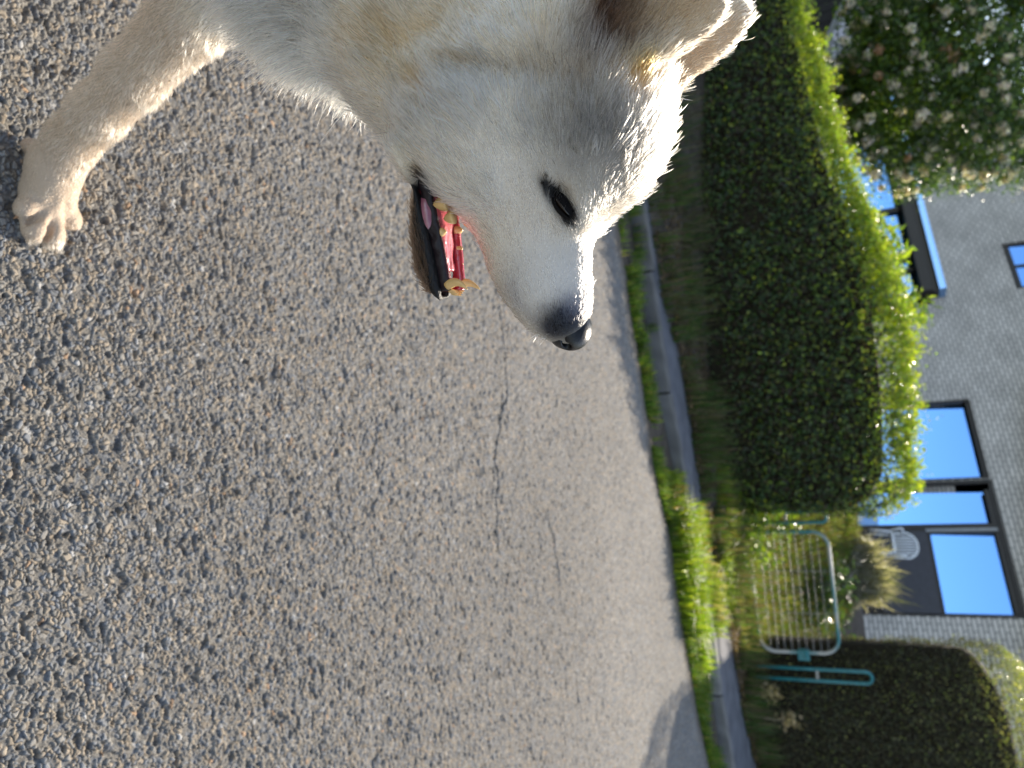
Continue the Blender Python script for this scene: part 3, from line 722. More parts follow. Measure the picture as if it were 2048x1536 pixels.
# fallen leaves and grit along the bank: uncountable litter
P = scatter(16000, -4.0, 4.5, lambda x: path_y(x)-.12, lambda x: np.maximum(path_y(x)+.9, np.where(x < 1.7, fy(x)+.1, 0)), 12, .38, .4); P[:, 2] = .075
o = leaf_mesh('leaf_litter', P, np.tile([0, 0, 1.], (len(P), 1)), .035, .02, colmix(len(P), [(.13, .085, .05), (.20, .14, .085), (.09, .06, .04)], [1, .7, 1]), M_GRASS); tag(o, kind='stuff')

# ------------------------------------------------------------------ gate
gl = on_y(1500, 1060, 8.35); gr_ = on_y(1517, 1306, 8.35)
gd = gr_-gl; gd[2] = 0; gw = np.linalg.norm(gd); gz = .07
gate = empty('garden_gate', (gl[0], gl[1], gz), 'teal tubular metal garden gate with rounded corners and thin horizontal bars', 'gate', rz=math.atan2(gd[1], gd[0]))
gz1 = on_y(1668, 1190, 8.35)[2]-gz; gz0 = on_y(1509, 1190, 8.35)[2]-gz
def rrect(x0, x1, z0, z1, r, n=8):
    P = []
    for cx, cz, a0 in ((x1-r, z1-r, 0), (x0+r, z1-r, 90), (x0+r, z0+r, 180), (x1-r, z0+r, 270)):
        for k in range(n+1):
            a = math.radians(a0+90*k/n); P.append((cx+r*math.cos(a), 0, cz+r*math.sin(a)))
    return P
mb = MB(); mb.tube(rrect(0.03, gw-.03, gz0, gz1, .17), .019, 10, closed=True); mb.build('frame', M_GLARE, gate, smooth=True)
mb = MB()
for k in range(9):
    z = gz0+(gz1-gz0)*(.14+.78*k/8.6); mb.tube([(.04, 0, z), (gw-.04, 0, z)], .004, 6)
for k in range(1, 3): mb.tube([(gw*k/3, .006, gz0), (gw*k/3, .006, gz1)], .003, 6)
mb.build('wire_infill', M_GALV, gate)
mb = MB(); lz = gz0+(gz1-gz0)*.55
mb.box((gw-.06, -.035, lz-.06), (gw+.05, .035, lz+.06)); mb.tube([(gw-.01, -.08, lz+.03), (gw-.01, -.035, lz+.03)], .012, 8); mb.tube([(gw-.01, -.08, lz+.03), (gw-.10, -.085, lz+.03)], .01, 8)
mb.build('latch', M_TEAL, gate, bevel=.006)
for px, top, lb in (((1026, 1047), 1652, 'teal hairpin gate post half hidden in leaves on the left of the gate'), ((1332, 1354), 1742, 'tall teal hairpin gate post beside the tall right hedge')):
    a = on_y(1512, px[0], 8.30); b = on_y(1512, px[1], 8.30); t = on_y(top, px[0], 8.30)[2]-gz; w_ = abs(b[0]-a[0])
    root = empty('gate_post', (a[0], 8.30, gz), lb, 'post', 'gate posts'); r = w_/2
    P = [(0, 0, -.15), (0, 0, t*.5), (0, 0, t-r)]+[(r-r*math.cos(x), 0, t-r+r*math.sin(x)) for x in np.linspace(.3, math.pi-.3, 7)]+[(w_, 0, t-r), (w_, 0, t*.5), (w_, 0, -.15)]
    mb = MB(); mb.tube(P, .018, 10); mb.build('tube', M_TEAL, root, smooth=True)
    mb = MB()
    mb.box((.015, -.006, t*.55), (w_-.015, .006, t*.55+.03)); mb.build('spacer', M_GALV, root)

# ------------------------------------------------------------------ white garden chair
def build_chair():
    top = at(1838, 1087, 15.0); z0 = top[2]-.92
    root = empty('garden_chair', (top[0], top[1], z0), 'white plastic garden chair with a slatted back below the dark window panel', 'chair', rz=HRZ+math.pi+.25)
    # local: x across, +y is the front (towards the street)
    def bp(x, z):   # back leans
        return np.array([x, -.20-.16*(z-.42), z])
    mb = MB(); P = [bp(-.25, .40)]+[bp(-.25-.02*math.sin(t), .42+.32*t) for t in (.3, .6, 1)]+[bp(.25*math.cos(a)*-1, .74+.18*math.sin(a)) for a in np.linspace(.25, math.pi-.25, 8)]+[bp(.25+.02*math.sin(t), .42+.32*t) for t in (1, .6, .3)]+[bp(.25, .40)]
    mb.tube(P, .022, 8)
    for k in range(7):
        x = -.18+.06*k; mb.tube([bp(x, .46), bp(x*1.02, .66), bp(x, .74+.165*math.sqrt(1-(x/.25)**2))], .017, 6)
    mb.tube([bp(-.24, .47), bp(.24, .47)], .02, 6); mb.build('backrest', M_PLASTIC, root, smooth=True)
    mb = MB(); mb.box((-.24, -.20, .40), (.24, .24, .43)); mb.build('seat', M_PLASTIC, root, bevel=.014)
    for sx in (-1, 1):
        for sy in (-.2, .22):
            mb = MB(); mb.tube([(sx*.22, sy, .405), (sx*.26, sy*1.12, 0)], [.024, .018], 8); mb.build('leg', M_PLASTIC, root, smooth=True)
        mb = MB(); mb.tube([bp(sx*.255, .66), (sx*.29, 0, .655), (sx*.285, .22, .62), (sx*.25, .23, .42)], .02, 8); mb.build('armrest', M_PLASTIC, root, smooth=True)
build_chair()
def terrace():
    a = at(1795, 1150, 15.2)
    print('CHAIR top-z', at(1838, 1087, 15.0), 'garden z', garden_z(a[0], a[1]), 'zpb', zpb, 'zcb', zcb, 'zC', zC, 'zt', zt)
terrace()

# ================================================================== the dog
# head frame: A to the nose, B up, C towards the street side we see; origin inside the head
YAW, TAU = math.radians(7), math.radians(16)
HA = RR.copy(); HB = math.cos(TAU)*UU - math.sin(TAU)*F; HC = np.cross(HA, HB)     # HC faces the camera side
if HC@F > 0: HC = -HC
HA2 = math.cos(YAW)*HA - math.sin(YAW)*HC; HC2 = math.cos(YAW)*HC + math.sin(YAW)*HA; HA, HC = HA2, HC2
HOo = at(1080, 400, .615)
def mid(v, u, w=0.0):
    """a spot of the head's profile -> point on the plane w metres to the near side of the head's mid-plane"""
    o = HOo+HC*w; d = ray(v, u); return CAM+d*(((o-CAM)@HC)/(d@HC))
def hpq(P): D = np.asarray(P)-HOo; return D@HA, D@HB, D@HC
def hw2(p, q, w): return HOo+p*HA+q*HB+w*HC

H_ = 0.0036
BMIN = np.array([-1.36, .36, -.012]); BMAX = np.array([.02, .86, 1.04])
NG = np.ceil((BMAX-BMIN)/H_).astype(int)
SD = np.full(NG, .2, np.float32)
def region(lo, hi, pad=.05):
    a = np.clip(np.floor((np.asarray(lo)-pad-BMIN)/H_).astype(int), 0, NG); b = np.clip(np.ceil((np.asarray(hi)+pad-BMIN)/H_).astype(int)+1, 0, NG)
    sl = tuple(slice(x, y) for x, y in zip(a, b))
    ax = [BMIN[k]+H_*np.arange(a[k], b[k]) for k in range(3)]
    X, Y, Z = np.meshgrid(*ax, indexing='ij'); return sl, np.stack([X, Y, Z], -1).astype(np.float32)
def smin(a, b, k):
    h = np.clip(.5+.5*(b-a)/k, 0, 1); return b*(1-h)+a*h-k*h*(1-h)
def put(sl, d, k, op='add'):
    s = SD[sl]
    SD[sl] = smin(s, d, k) if op == 'add' else -smin(-s, d, k)
def cone(a, b, ra, rb, k=.02, op='add', squash=None):
    a = np.array(a, float); b = np.array(b, float); r = max(ra, rb)
    sl, P = region(np.minimum(a, b)-r, np.maximum(a, b)+r, .03+k)
    ab = b-a; t = np.clip(((P-a)@ab)/(ab@ab), 0, 1); D = P-a-t[..., None]*ab
    if squash is not None:
        ax, f_ = squash; ax = np.array(ax)/np.linalg.norm(ax); c = D@ax; D = D+(c*(1/f_-1))[..., None]*ax
    put(sl, (np.linalg.norm(D, axis=-1)-(ra+(rb-ra)*t)).astype(np.float32), k, op)
def ell(c, r, k=.015, op='add', axes=None):
    c = np.array(c, float); r = np.array(r, float); R_ = np.eye(3) if axes is None else np.array(axes)
    ext = np.sqrt(((R_*r[:, None])**2).sum(0)); sl, P = region(c-ext, c+ext, .03+k)
    q = (P-c)@R_.T; n = np.linalg.norm(q/r, axis=-1); g_ = np.linalg.norm(q/r**2, axis=-1)
    put(sl, (n*(n-1)/np.maximum(g_, 1e-6)).astype(np.float32), k, op)
HAX = np.array([HA, HB, HC])
PXM = .615/FPX
def loft(tab, k=.02, op='add', npow=2.3, fur=.004, wc=0.0, lo_pow=None):
    """tab rows (u, top, bottom, half width): profile as photographed -> solid with superellipse sections"""
    P_, Q_, HQ, HW = [], [], [], []
    for u, tp_, bt, hw in tab:
        c = mid((tp_+bt)/2, u, wc); p_, q_, _ = hpq(c); t_ = (c-CAM)@F
        Hh = (tp_-bt)/2*t_/FPX-fur
        hq = math.sqrt(max(Hh**2-(hw*math.sin(TAU))**2, (.35*Hh)**2))/math.cos(TAU)
        P_.append(p_); Q_.append(q_); HQ.append(hq); HW.append(hw)
    o = np.argsort(P_); P_, Q_, HQ, HW = [np.array(x)[o] for x in (P_, Q_, HQ, HW)]
    fine = np.linspace(P_[0], P_[-1], 240)
    def sm(y):
        z = np.interp(fine, P_, y); kk = np.hanning(19); kk /= kk.sum(); zp = np.pad(z, 9, mode='reflect', reflect_type='odd'); return np.convolve(zp, kk, 'valid')
    Qs, Hs, Ws = sm(Q_), sm(HQ), sm(HW)
    corners = np.array([hw2(p_, q_+s1*h, s2*w_) for p_, q_, h, w_ in zip(P_, Q_, HQ, HW) for s1 in (-1, 1) for s2 in (-1, 1)])
    sl, P = region(corners.min(0), corners.max(0), .02+k)
    D = P-HOo; p_ = D@HA; q_ = D@HB; w_ = D@HC-wc
    qc = np.interp(p_, fine, Qs); h = np.interp(p_, fine, Hs); ww = np.interp(p_, fine, Ws)
    over = np.maximum(np.maximum(P_[0]-p_, p_-P_[-1]), 0)
    n_ = (np.abs((q_-qc)/h)**npow+np.abs(w_/ww)**npow+1e-9)**(1/npow)
    d = (n_-1)*np.minimum(h, ww)
    d = np.where(over > 0, np.hypot(np.maximum(d, 0), over)+np.where(d < 0, 0, 0), d)
    put(sl, d.astype(np.float32), k, op)
    return fine, Qs, Hs, Ws

# --- torso, neck, limbs (world metres)
cone((-.47, .625, .668), (-.76, .63, .63), .098, .155, .03)
cone((-.76, .63, .63), (-1.12, .63, .61), .158, .118, .05)
cone((-.26, .60, .855), (-.47, .62, .70), .088, .140, .04)
cone((-.43, .625, .60), (-.41, .625, .65), .064, .074, .05)                 # fore chest
cone((-.50, .555, .60), (-.60, .535, .44), .085, .052, .04)                # near upper arm (out of frame)
cone((-.60, .535, .44), (-.70, .53, .20), .048, .030, .02)
cone((-.70, .53, .20), (-.735, .53, .05), .030, .028, .02); ell((-.715, .53, .028), (.055, .036, .028), .02)
for yy, dx in ((.70, 0.), (.555, -.10)):                                   # hind legs
    cone((-1.08, yy, .58), (-1.02+dx, yy+.01, .38), .105, .062, .05); cone((-1.02+dx, yy+.01, .38), (-1.20+dx*.6, yy, .21), .052, .03, .03)
    cone((-1.20+dx*.6, yy, .21), (-1.16+dx*.6, yy, .05), .029, .027, .02); ell((-1.125+dx*.6, yy, .028), (.06, .037, .028), .02)
for a, b, ra, rb in (((-1.19, .63, .66), (-1.29, .63, .78), .045, .05), ((-1.29, .63, .78), (-1.25, .63, .90), .05, .045), ((-1.25, .63, .90), (-1.14, .62, .90), .045, .028)):
    cone(a, b, ra, rb, .03)
# --- reaching foreleg: photographed centre line on a plane that runs from the elbow to the paw
LEG = [((470, -60), 88, .655), ((385, 30), 82, .66), ((272, 150), 66, .685), ((197, 228), 58, .70), ((143, 284), 55, .715), ((112, 332), 56, .72), ((98, 385), 60, .725)]
lp = []
for (v_, u_), hw, yy in LEG:
    P = on_y(v_, u_, yy); lp.append((P, hw*((P-CAM)@F)/FPX-.007))
for (a, ra), (b, rb) in zip(lp[:-1], lp[1:]): cone(a, b, ra, rb, .018)
cone((-.50, .66, .60), lp[0][0], .085, lp[0][1], .05)
TOES = [((40, 428), .019, .9), ((62, 470), .0205, 1), ((100, 482), .0205, 1), ((143, 447), .0190, 1)]
pawc = lp[-1][0]; toe_pts = []
for (v_, u_), r_, ln in TOES:
    G = ground(v_, u_, .014); dirn = unit(G-np.array([pawc[0], pawc[1], .02])); c = G-dirn*r_*.9; c[2] = r_*.93
    ell(c, (r_*1.5*ln, r_*1.02, r_), .003, axes=[dirn, np.cross([0, 0, 1.], dirn)/np.linalg.norm(np.cross([0, 0, 1.], dirn)), np.array([0, 0, 1.])])
    cone(c+np.array([0, 0, .004])-dirn*.02, pawc*.8+c*.2+np.array([0, 0, -.012]), r_*.86, .024, .005); toe_pts.append((G, dirn, r_))
kc_ = on_y(96, 400, .728); ell(kc_, (.030, .034, .026), .014)
tp2 = [(G-dirn*.012, dirn) for G, dirn, r_ in toe_pts]
for (a_, da), (b_, db) in zip(tp2[:-1], tp2[1:]):
    mt = (a_+b_)/2; dm = unit(da+db); st = mt-dm*.026; cone((mt[0]+dm[0]*.012, mt[1]+dm[1]*.012, 0.024), (st[0], st[1], .052), .0056, .0032, .008, 'sub')
cp_ = on_y(60, 292, .705); ell(cp_, (.012, .012, .014), .010)
# --- head
HEAD = [(684, 1172, 1096, .011), (677, 1182, 1076, .018), (664, 1189, 1052, .0245), (640, 1191, 1030, .0300), (600, 1192, 998, .0335), (550, 1193, 972, .0355), (500, 1194, 957, .037),
        (470, 1197, 946, .040), (448, 1224, 934, .046), (420, 1266, 917, .055), (385, 1296, 893, .065), (345, 1320, 856, .075), (300, 1334, 826, .082), (250, 1341, 800, .087),
        (200, 1344, 790, .089), (150, 1338, 800, .086), (95, 1320, 850, .078), (50, 1290, 900, .07)]
loft(HEAD, .02, npow=2.35, fur=.005)
# lower jaw hanging open
JAW = [(602, 902, 872, .0135), (585, 912, 856, .019), (555, 912, 838, .0225), (510, 906, 826, .0255), (470, 900, 822, .028), (430, 893, 823, .0305), (390, 888, 827, .034), (350, 880, 826, .042), (320, 880, 812, .052)]
loft(JAW, .006, npow=2.6, fur=.004)
# throat and cheek fill
cone(mid(868, 215), mid(838, 150), .040, .054, .02); cone(mid(838, 150), mid(800, 78), .054, .066, .03)
for s_ in (1, -1):
    ell(mid(985, 262)*0+hw2(*[hpq(mid(985, 262))[0], hpq(mid(985, 262))[1]], s_*.052), (.062, .055, .032), .03, axes=HAX)      # cheek
    pb = hpq(mid(1172, 408)); ell(hw2(pb[0], pb[1], s_*.036), (.024, .013, .013), .022, axes=HAX)                         # brow
# mouth: wedge between the lips, trough in the jaw
MC = [(604, 962, 911), (560, 966, 908), (510, 954, 902), (470, 940, 895), (430, 918, 888), (400, 904, 884), (378, 893, 880)]
pm_ = []
for u, t_, b_ in MC:
    c = mid((t_+b_)/2, u); pm_.append((*hpq(c)[:2], (t_-b_)/2*PXM))
pm_ = np.array(sorted(pm_))
lo = np.array([hw2(p_, q_, w_) for p_, q_, h in pm_ for w_ in (-.07, .07)])
sl, P = region(lo.min(0), lo.max(0), .03); D = P-HOo; p_ = D@HA; q_ = D@HB; w_ = D@HC
d = np.abs(q_-np.interp(p_, pm_[:, 0], pm_[:, 1]))*.97-np.interp(p_, pm_[:, 0], pm_[:, 2]); d = np.maximum(d, pm_[0, 0]-p_); d = np.where(p_ > pm_[-1, 0]+.02, 1, d)
put(sl, d.astype(np.float32), .004, 'sub')
tr = []
for (u, tp_, bt, hw) in JAW[1:-1]:
    c = mid(tp_-4, u); p0, q0, _ = hpq(c); tr.append((p0, q0, max(hw-.0075, .006)))
_c = mid(903, 591); tr.append((*hpq(_c)[:2], .0068)); tr = np.array(sorted(tr))
lo = np.array([hw2(a, b, w_) for a, b, _ in tr for w_ in (-.04, .04)])
sl, P = region(lo.min(0), lo.max(0), .02); D = P-HOo; p_ = D@HA; q_ = D@HB; w_ = D@HC
hwid = np.interp(p_, tr[:, 0], tr[:, 2]); dq = (q_-np.interp(p_, tr[:, 0], tr[:, 1]))
d = (np.sqrt((w_/hwid)**2+(np.minimum(dq, 0)/.015)**2)-1)*np.minimum(hwid, .015); d = np.maximum(d, np.maximum(tr[0, 0]-p_, p_-tr[-1, 0])); d = np.where(dq > .02, 1, d)
put(sl, d.astype(np.float32), .003, 'sub')
def hit(v, u):
    """where the sight line of a photographed spot meets the dog"""
    d = ray(v, u); ts = np.arange(.40, 1.3, .0012); P = CAM+ts[:, None]*d
    ok = np.all((P > BMIN) & (P < BMAX-H_), 1); s = np.where(ok, SD[tuple(np.clip(np.round((P-BMIN)/H_).astype(int), 0, NG-1).T)], 1)
    i = np.argmax(s < 0); return P[i] if s[i] < 0 else mid(v, u)
ec = hit(1122, 408)                                                                    # eye
pe = hpq(ec)
ep_, eq_ = pe[0], pe[1]
def sample(P):
    i = np.round((np.asarray(P)-BMIN)/H_).astype(int); return SD[tuple(i.T)]
EW = float(abs(pe[2]))-.001
print('eye half distance', EW)
def eye_pt(v, u, w=EW): return mid(v, u, w)
for s_ in (1, -1):
    p0, q0 = ep_, eq_; c_ = hw2(p0, q0, s_*(EW+.004)); ell(c_, (.016, .0085, .009), .006, 'sub', axes=HAX)
for s_ in (1, -1):
    g0, g1 = hpq(hit(890, 122)), hpq(hit(1160, 148)); cone(hw2(g0[0], g0[1], s_*(abs(g0[2])+.006)), hw2(g1[0], g1[1], s_*(abs(g1[2])+.006)), .011, .011, .014, 'sub')
# --- ears: cupped rounded blades
def ear(poly, w, tilt, cup, th=.0055):
    base = hpq(mid(poly[0][0], poly[0][1], w))
    pts = np.array([hpq(mid(v_, u_, w))[:2] for v_, u_ in poly])
    c = pts.mean(0); corners = np.array([hw2(a, b, w+s1*.035) for a, b in pts for s1 in (-1, 1)])
    sl, P = region(corners.min(0), corners.max(0), .02); D = P-HOo; p_ = D@HA; q_ = D@HB; w_ = D@HC
    n = len(pts); dm = np.full(p_.shape, 9., np.float32); ins = np.zeros(p_.shape, bool)
    for i in range(n):
        a, b = pts[i], pts[(i+1) % n]; e = b-a; t = np.clip(((p_-a[0])*e[0]+(q_-a[1])*e[1])/(e@e), 0, 1)
        dm = np.minimum(dm, np.hypot(p_-a[0]-t*e[0], q_-a[1]-t*e[1]))
        cnd = (a[1] > q_) != (b[1] > q_); xx = a[0]+(q_-a[1])/(b[1]-a[1]+1e-12)*(b[0]-a[0]); ins ^= cnd & (p_ < xx)
    d2 = np.where(ins, -dm, dm)
    surf_w = w+tilt*((q_-c[1]))+cup*(np.clip(-d2, 0, .03)/.03)**1.0*-.016
    d = np.maximum(d2+.004, np.abs(w_-surf_w)-th*(.5+.5*np.clip(-d2/.012, 0, 1)))
    put(sl, d.astype(np.float32), .010)
EAR_N = [(1335, 128), (1392, 94), (1437, 60), (1461, 26), (1466, -4), (1448, -30), (1380, -70), (1290, -100), (1210, -70), (1190, 10), (1215, 90), (1265, 140)]
EAR_F = [(1338, 205), (1397, 161), (1438, 131), (1488, 88), (1513, 52), (1513, 20), (1490, -6), (1430, -20), (1340, 10), (1290, 80), (1290, 160)]
ear(EAR_N, .052, -.10, 1.0, .0078); ear(EAR_F, -.060, .10, -1.0, .0078)

def surface_nets(Fd, origin, h):
    neg = Fd < 0; cs = [(i, j, k) for i in (0, 1) for j in (0, 1) for k in (0, 1)]
    n = np.array(Fd.shape)-1
    cnt = sum(neg[i:n[0]+i, j:n[1]+j, k:n[2]+k].astype(np.int8) for i, j, k in cs)
    act = (cnt > 0) & (cnt < 8); idx = np.argwhere(act); vid = np.full(act.shape, -1, np.int64); vid[act] = np.arange(len(idx))
    val = {c: Fd[idx[:, 0]+c[0], idx[:, 1]+c[1], idx[:, 2]+c[2]] for c in cs}
    acc = np.zeros((len(idx), 3)); cn = np.zeros(len(idx))
    for c in cs:
        for ax in range(3):
            if c[ax] == 0:
                e = list(c); e[ax] = 1; a, b = val[c], val[tuple(e)]; x = (a < 0) != (b < 0); t = np.where(x, a/np.where(x, a-b, 1), 0)
                pnt = np.tile(np.array(c, float), (len(idx), 1)); pnt[:, ax] = t; acc[x] += pnt[x]; cn[x] += 1
    V = origin+h*(idx+acc/cn[:, None]); Q = []
    for ax in range(3):
        b_, c_ = (ax+1) % 3, (ax+2) % 3
        s0 = [slice(None)]*3; s1 = [slice(None)]*3; s0[ax] = slice(0, -1); s1[ax] = slice(1, None)
        ch = neg[tuple(s0)] != neg[tuple(s1)]; ed = np.argwhere(ch)
        ok = (ed[:, b_] > 0) & (ed[:, c_] > 0) & (ed[:, b_] < n[b_]) & (ed[:, c_] < n[c_]); ed = ed[ok]
        inside0 = neg[ed[:, 0], ed[:, 1], ed[:, 2]]
        def g(db, dc):
            q = ed.copy(); q[:, b_] -= db; q[:, c_] -= dc; return vid[q[:, 0], q[:, 1], q[:, 2]]
        quad = np.stack([g(1, 1), g(0, 1), g(0, 0), g(1, 0)], 1); quad[~inside0] = quad[~inside0][:, ::-1]; Q.append(quad)
    return V, np.concatenate(Q)
V, Q = surface_nets(SD, BMIN, H_)
def relax(V, Q, it, lam=.5):
    e = np.concatenate([Q[:, [0, 1]], Q[:, [1, 2]], Q[:, [2, 3]], Q[:, [3, 0]]])
    for _ in range(it):
        s = np.zeros_like(V); c = np.zeros(len(V))
        for k in range(3): s[:, k] = np.bincount(e[:, 0], V[e[:, 1], k], len(V))+np.bincount(e[:, 1], V[e[:, 0], k], len(V))
        c = np.bincount(e[:, 0], minlength=len(V))+np.bincount(e[:, 1], minlength=len(V)); V = V+lam*(s/c[:, None]-V)
    return V
V = relax(V, Q, 3)
# keep the largest connected piece: one continuous body
par = np.arange(len(V))
e = np.concatenate([Q[:, [0, 1]], Q[:, [1, 2]], Q[:, [2, 3]], Q[:, [3, 0]]])
for _ in range(400):
    mn = np.minimum(par[e[:, 0]], par[e[:, 1]]); new = par.copy(); np.minimum.at(new, e[:, 0], mn); np.minimum.at(new, e[:, 1], mn); new = new[new]
    if (new == par).all(): break
    par = new
big = np.bincount(par).argmax(); kv = par == big; rmp = np.full(len(V), -1); rmp[kv] = np.arange(kv.sum()); Q = rmp[Q[kv[Q[:, 0]]]]; V = V[kv]
def vnormals(V, Q):
    fn = np.cross(V[Q[:, 2]]-V[Q[:, 0]], V[Q[:, 3]]-V[Q[:, 1]]); N = np.zeros_like(V)
    for k in range(4):
        for a in range(3): N[:, a] += np.bincount(Q[:, k], fn[:, a], len(V))
    return unit(N), fn
VN, FN = vnormals(V, Q)
if (np.sum(VN*(V-V.mean(0)), 1) > 0).mean() < .5: VN = -VN; FN = -FN; Q = Q[:, ::-1]

# --- coat pattern, in the dog's own profile coordinates
def pq(v, u): return np.array(hpq(mid(v, u))[:2])
def spq(v, u): return np.array(hpq(hit(v, u))[:2])
def blob(P2, v, u, rv, ru=None, rot=0.0):
    ru = rv if ru is None else ru; c = spq(v, u); d = P2-c; cr, sr = math.cos(rot), math.sin(rot)
    a = d[:, 0]*cr+d[:, 1]*sr; b = -d[:, 0]*sr+d[:, 1]*cr; s = PXM
    return np.exp(-((a/(ru*s))**2+(b/(rv*s))**2))
lip = np.array([hpq(mid(b, u))[:2] for u, t_, b, _ in HEAD if 345 <= u <= 676]); lip = lip[np.argsort(lip[:, 0])]
jawt = np.array([hpq(mid(t_, u))[:2] for u, t_, b, _ in JAW]); jawt = jawt[np.argsort(jawt[:, 0])]
ra_, rb_ = spq(885, 125), spq(1165, 150)
def coat(P):
    p_, q_, w_ = hpq(P); P2 = np.stack([p_, q_], 1); n = len(P)
    C = np.tile(np.array([.74, .61, .45]), (n, 1)); nz = fbm(P, .03, 5)
    def mix(k, c):
        nonlocal C
        k = np.clip(k, 0, 1)[:, None]; C = C*(1-k)+k*np.array(c)
    inh = p_ > -.20
    mix(.5*blob(P2, 1000, 330, 150, 150), (.86, .77, .68))                                # pale cheek
    mix(.75*blob(P2, 1105, 560, 90, 120), (.76, .70, .65))                                # muzzle side
    mix(.78*blob(P2, 1205, 290, 100, 135, .2)*(.5+.8*nz), (.13, .118, .105)); mix(.45*blob(P2, 1262, 330, 45, 80), (.24, .21, .18))                # grey crown
    mix(.75*blob(P2, 1150, 240, 80, 90)*(.5+.7*nz), (.17, .155, .14))
    mix(.6*blob(P2, 1195, 90, 75, 55), (.17, .14, .13))                                   # dark behind the ear
    mix(1.2*blob(P2, 1283, 148, 30, 30), (.58, .29, .07))                                 # orange at the ear base
    mix(.6*blob(P2, 1245, 110, 30, 30), (.58, .40, .22))
    mix(.9*blob(P2, 832, 165, 26, 50, .9), (.34, .17, .05)); mix(.8*blob(P2, 775, 60, 22, 45, .8), (.36, .20, .07)); mix(.75*blob(P2, 850, 70, 90, 60), (.60, .40, .20)); mix(.7*blob(P2, 720, 60, 75, 70), (.56, .38, .21))
    mix(.5*blob(P2, 770, 110, 40, 50), (.55, .40, .22)); mix(.45*blob(P2, 600, 30, 60, 40), (.48, .38, .30))
    mix(.6*blob(P2, 1080, 50, 28, 36), (.62, .45, .27))
    mix(.6*blob(P2, 1085, 605, 90, 60)*sstep(.46, .70, nz), (.17, .165, .18)); mix(1.25*blob(P2, 1112, 654, 42, 34)*(.6+.7*nz), (.030, .028, .034)); mix(1.5*blob(P2, 1135, 638, 34, 28), (.008, .008, .010))                       # smoky round the nose
    mix(.55*blob(P2, 1030, 590, 40, 60)*(.3+nz), (.30, .28, .29)); mix(.6*blob(P2, 1150, 610, 30, 30), (.2, .2, .24))
    mix((np.abs(w_) > .018)*(1.6*blob(P2, 1104, 382, 9, 20, .6)+2.0*blob(P2, 1139, 433, 14, 17)+1.3*blob(P2, 1118, 407, 14, 34, .6)), (.012, .010, .009))   # eye rim
    lw = np.interp(p_, lip[:, 0], lip[:, 1]); on = (p_ > lip[0, 0]) & (p_ < lip[-1, 0]) & (q_ > np.interp(p_, jawt[:, 0], jawt[:, 1])+.004)
    mix(np.where(on, .75*sstep(.012, .001, q_-lw), 0), (.07, .035, .018))
    jq = np.interp(p_, jawt[:, 0], jawt[:, 1]); jon = (p_ > jawt[0, 0]+.012) & (q_ < jq+.004)
    mix(np.where(jon, sstep(0, .03, p_-jawt[0, 0]-.012), 0)*.93*sstep(-.09, -.06, q_-jq), (.050, .022, .011))
    mix(1.4*blob(P2, 1238, 40, 66, 60), (.060, .030, .017)); mix(.7*sstep(pq(1320, 110)[1], pq(1345, 110)[1], q_)*(p_ < pq(1300, 205)[0])*(.7+.7*nz), (.58, .37, .20)); mix(.7*blob(P2, 1310, 50, 45, 50), (.46, .31, .18))
    mix(1.4*blob(P2, 852, 360, 20, 15)*(np.abs(w_) > .02), (.010, .008, .007))
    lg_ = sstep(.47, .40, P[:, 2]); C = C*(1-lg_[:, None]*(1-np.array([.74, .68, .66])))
    cd_ = np.linalg.norm(P-cp_, axis=1); mix(.7*np.exp(-(cd_/.014)**2), (.30, .17, .11))
    lr_ = np.minimum.reduce([np.linalg.norm(P2-(ra_*(1-t_)+rb_*t_), axis=1) for t_ in np.linspace(0, 1, 25)]); mix(.55*np.exp(-(lr_/.006)**2)*(np.abs(w_) > .03), (.30, .22, .15))
    C = C*1.0
    return C*(1+.10*(nz-.5)[:, None])
PC = hpq(hit(866, 352))[0]
def skin_cols(P):
    C = coat(P)*.78; p_, q_, w_ = hpq(P)
    jq = np.interp(p_, jawt[:, 0], jawt[:, 1]); lw = np.interp(p_, lip[:, 0], lip[:, 1])
    m_ = (p_ > PC) & (q_ < lw+.004) & (q_ > jq-.030)
    C[m_] = (.006, .005, .005)
    # inside of the jaw trough
    hw_ = np.interp(p_, tr[:, 0], tr[:, 2]); ins = m_ & (np.abs(w_) < hw_*.93) & (q_ < jq+.004) & (p_ < tr[-1, 0]-.004)
    C[ins] = (.30, .03, .04)
    pal = m_ & (q_ > jq+.006) & (np.abs(w_) < .022); C[pal] = (.30, .06, .07)
    return C
DOGO = np.array([-.62, .62, 0.0])
dog = empty('dog', DOGO, 'large cream-white dog with pricked ears and open mouth, one foreleg stepping onto the asphalt', 'dog')
M_SKIN = attr_mat('dog_skin', rough=.5, spec=.28, bump=.7, bscale=380)
body = mesh_np('body', V-DOGO, Q, M_SKIN, dog, attrs={'col': skin_cols(V)}, smooth=True)

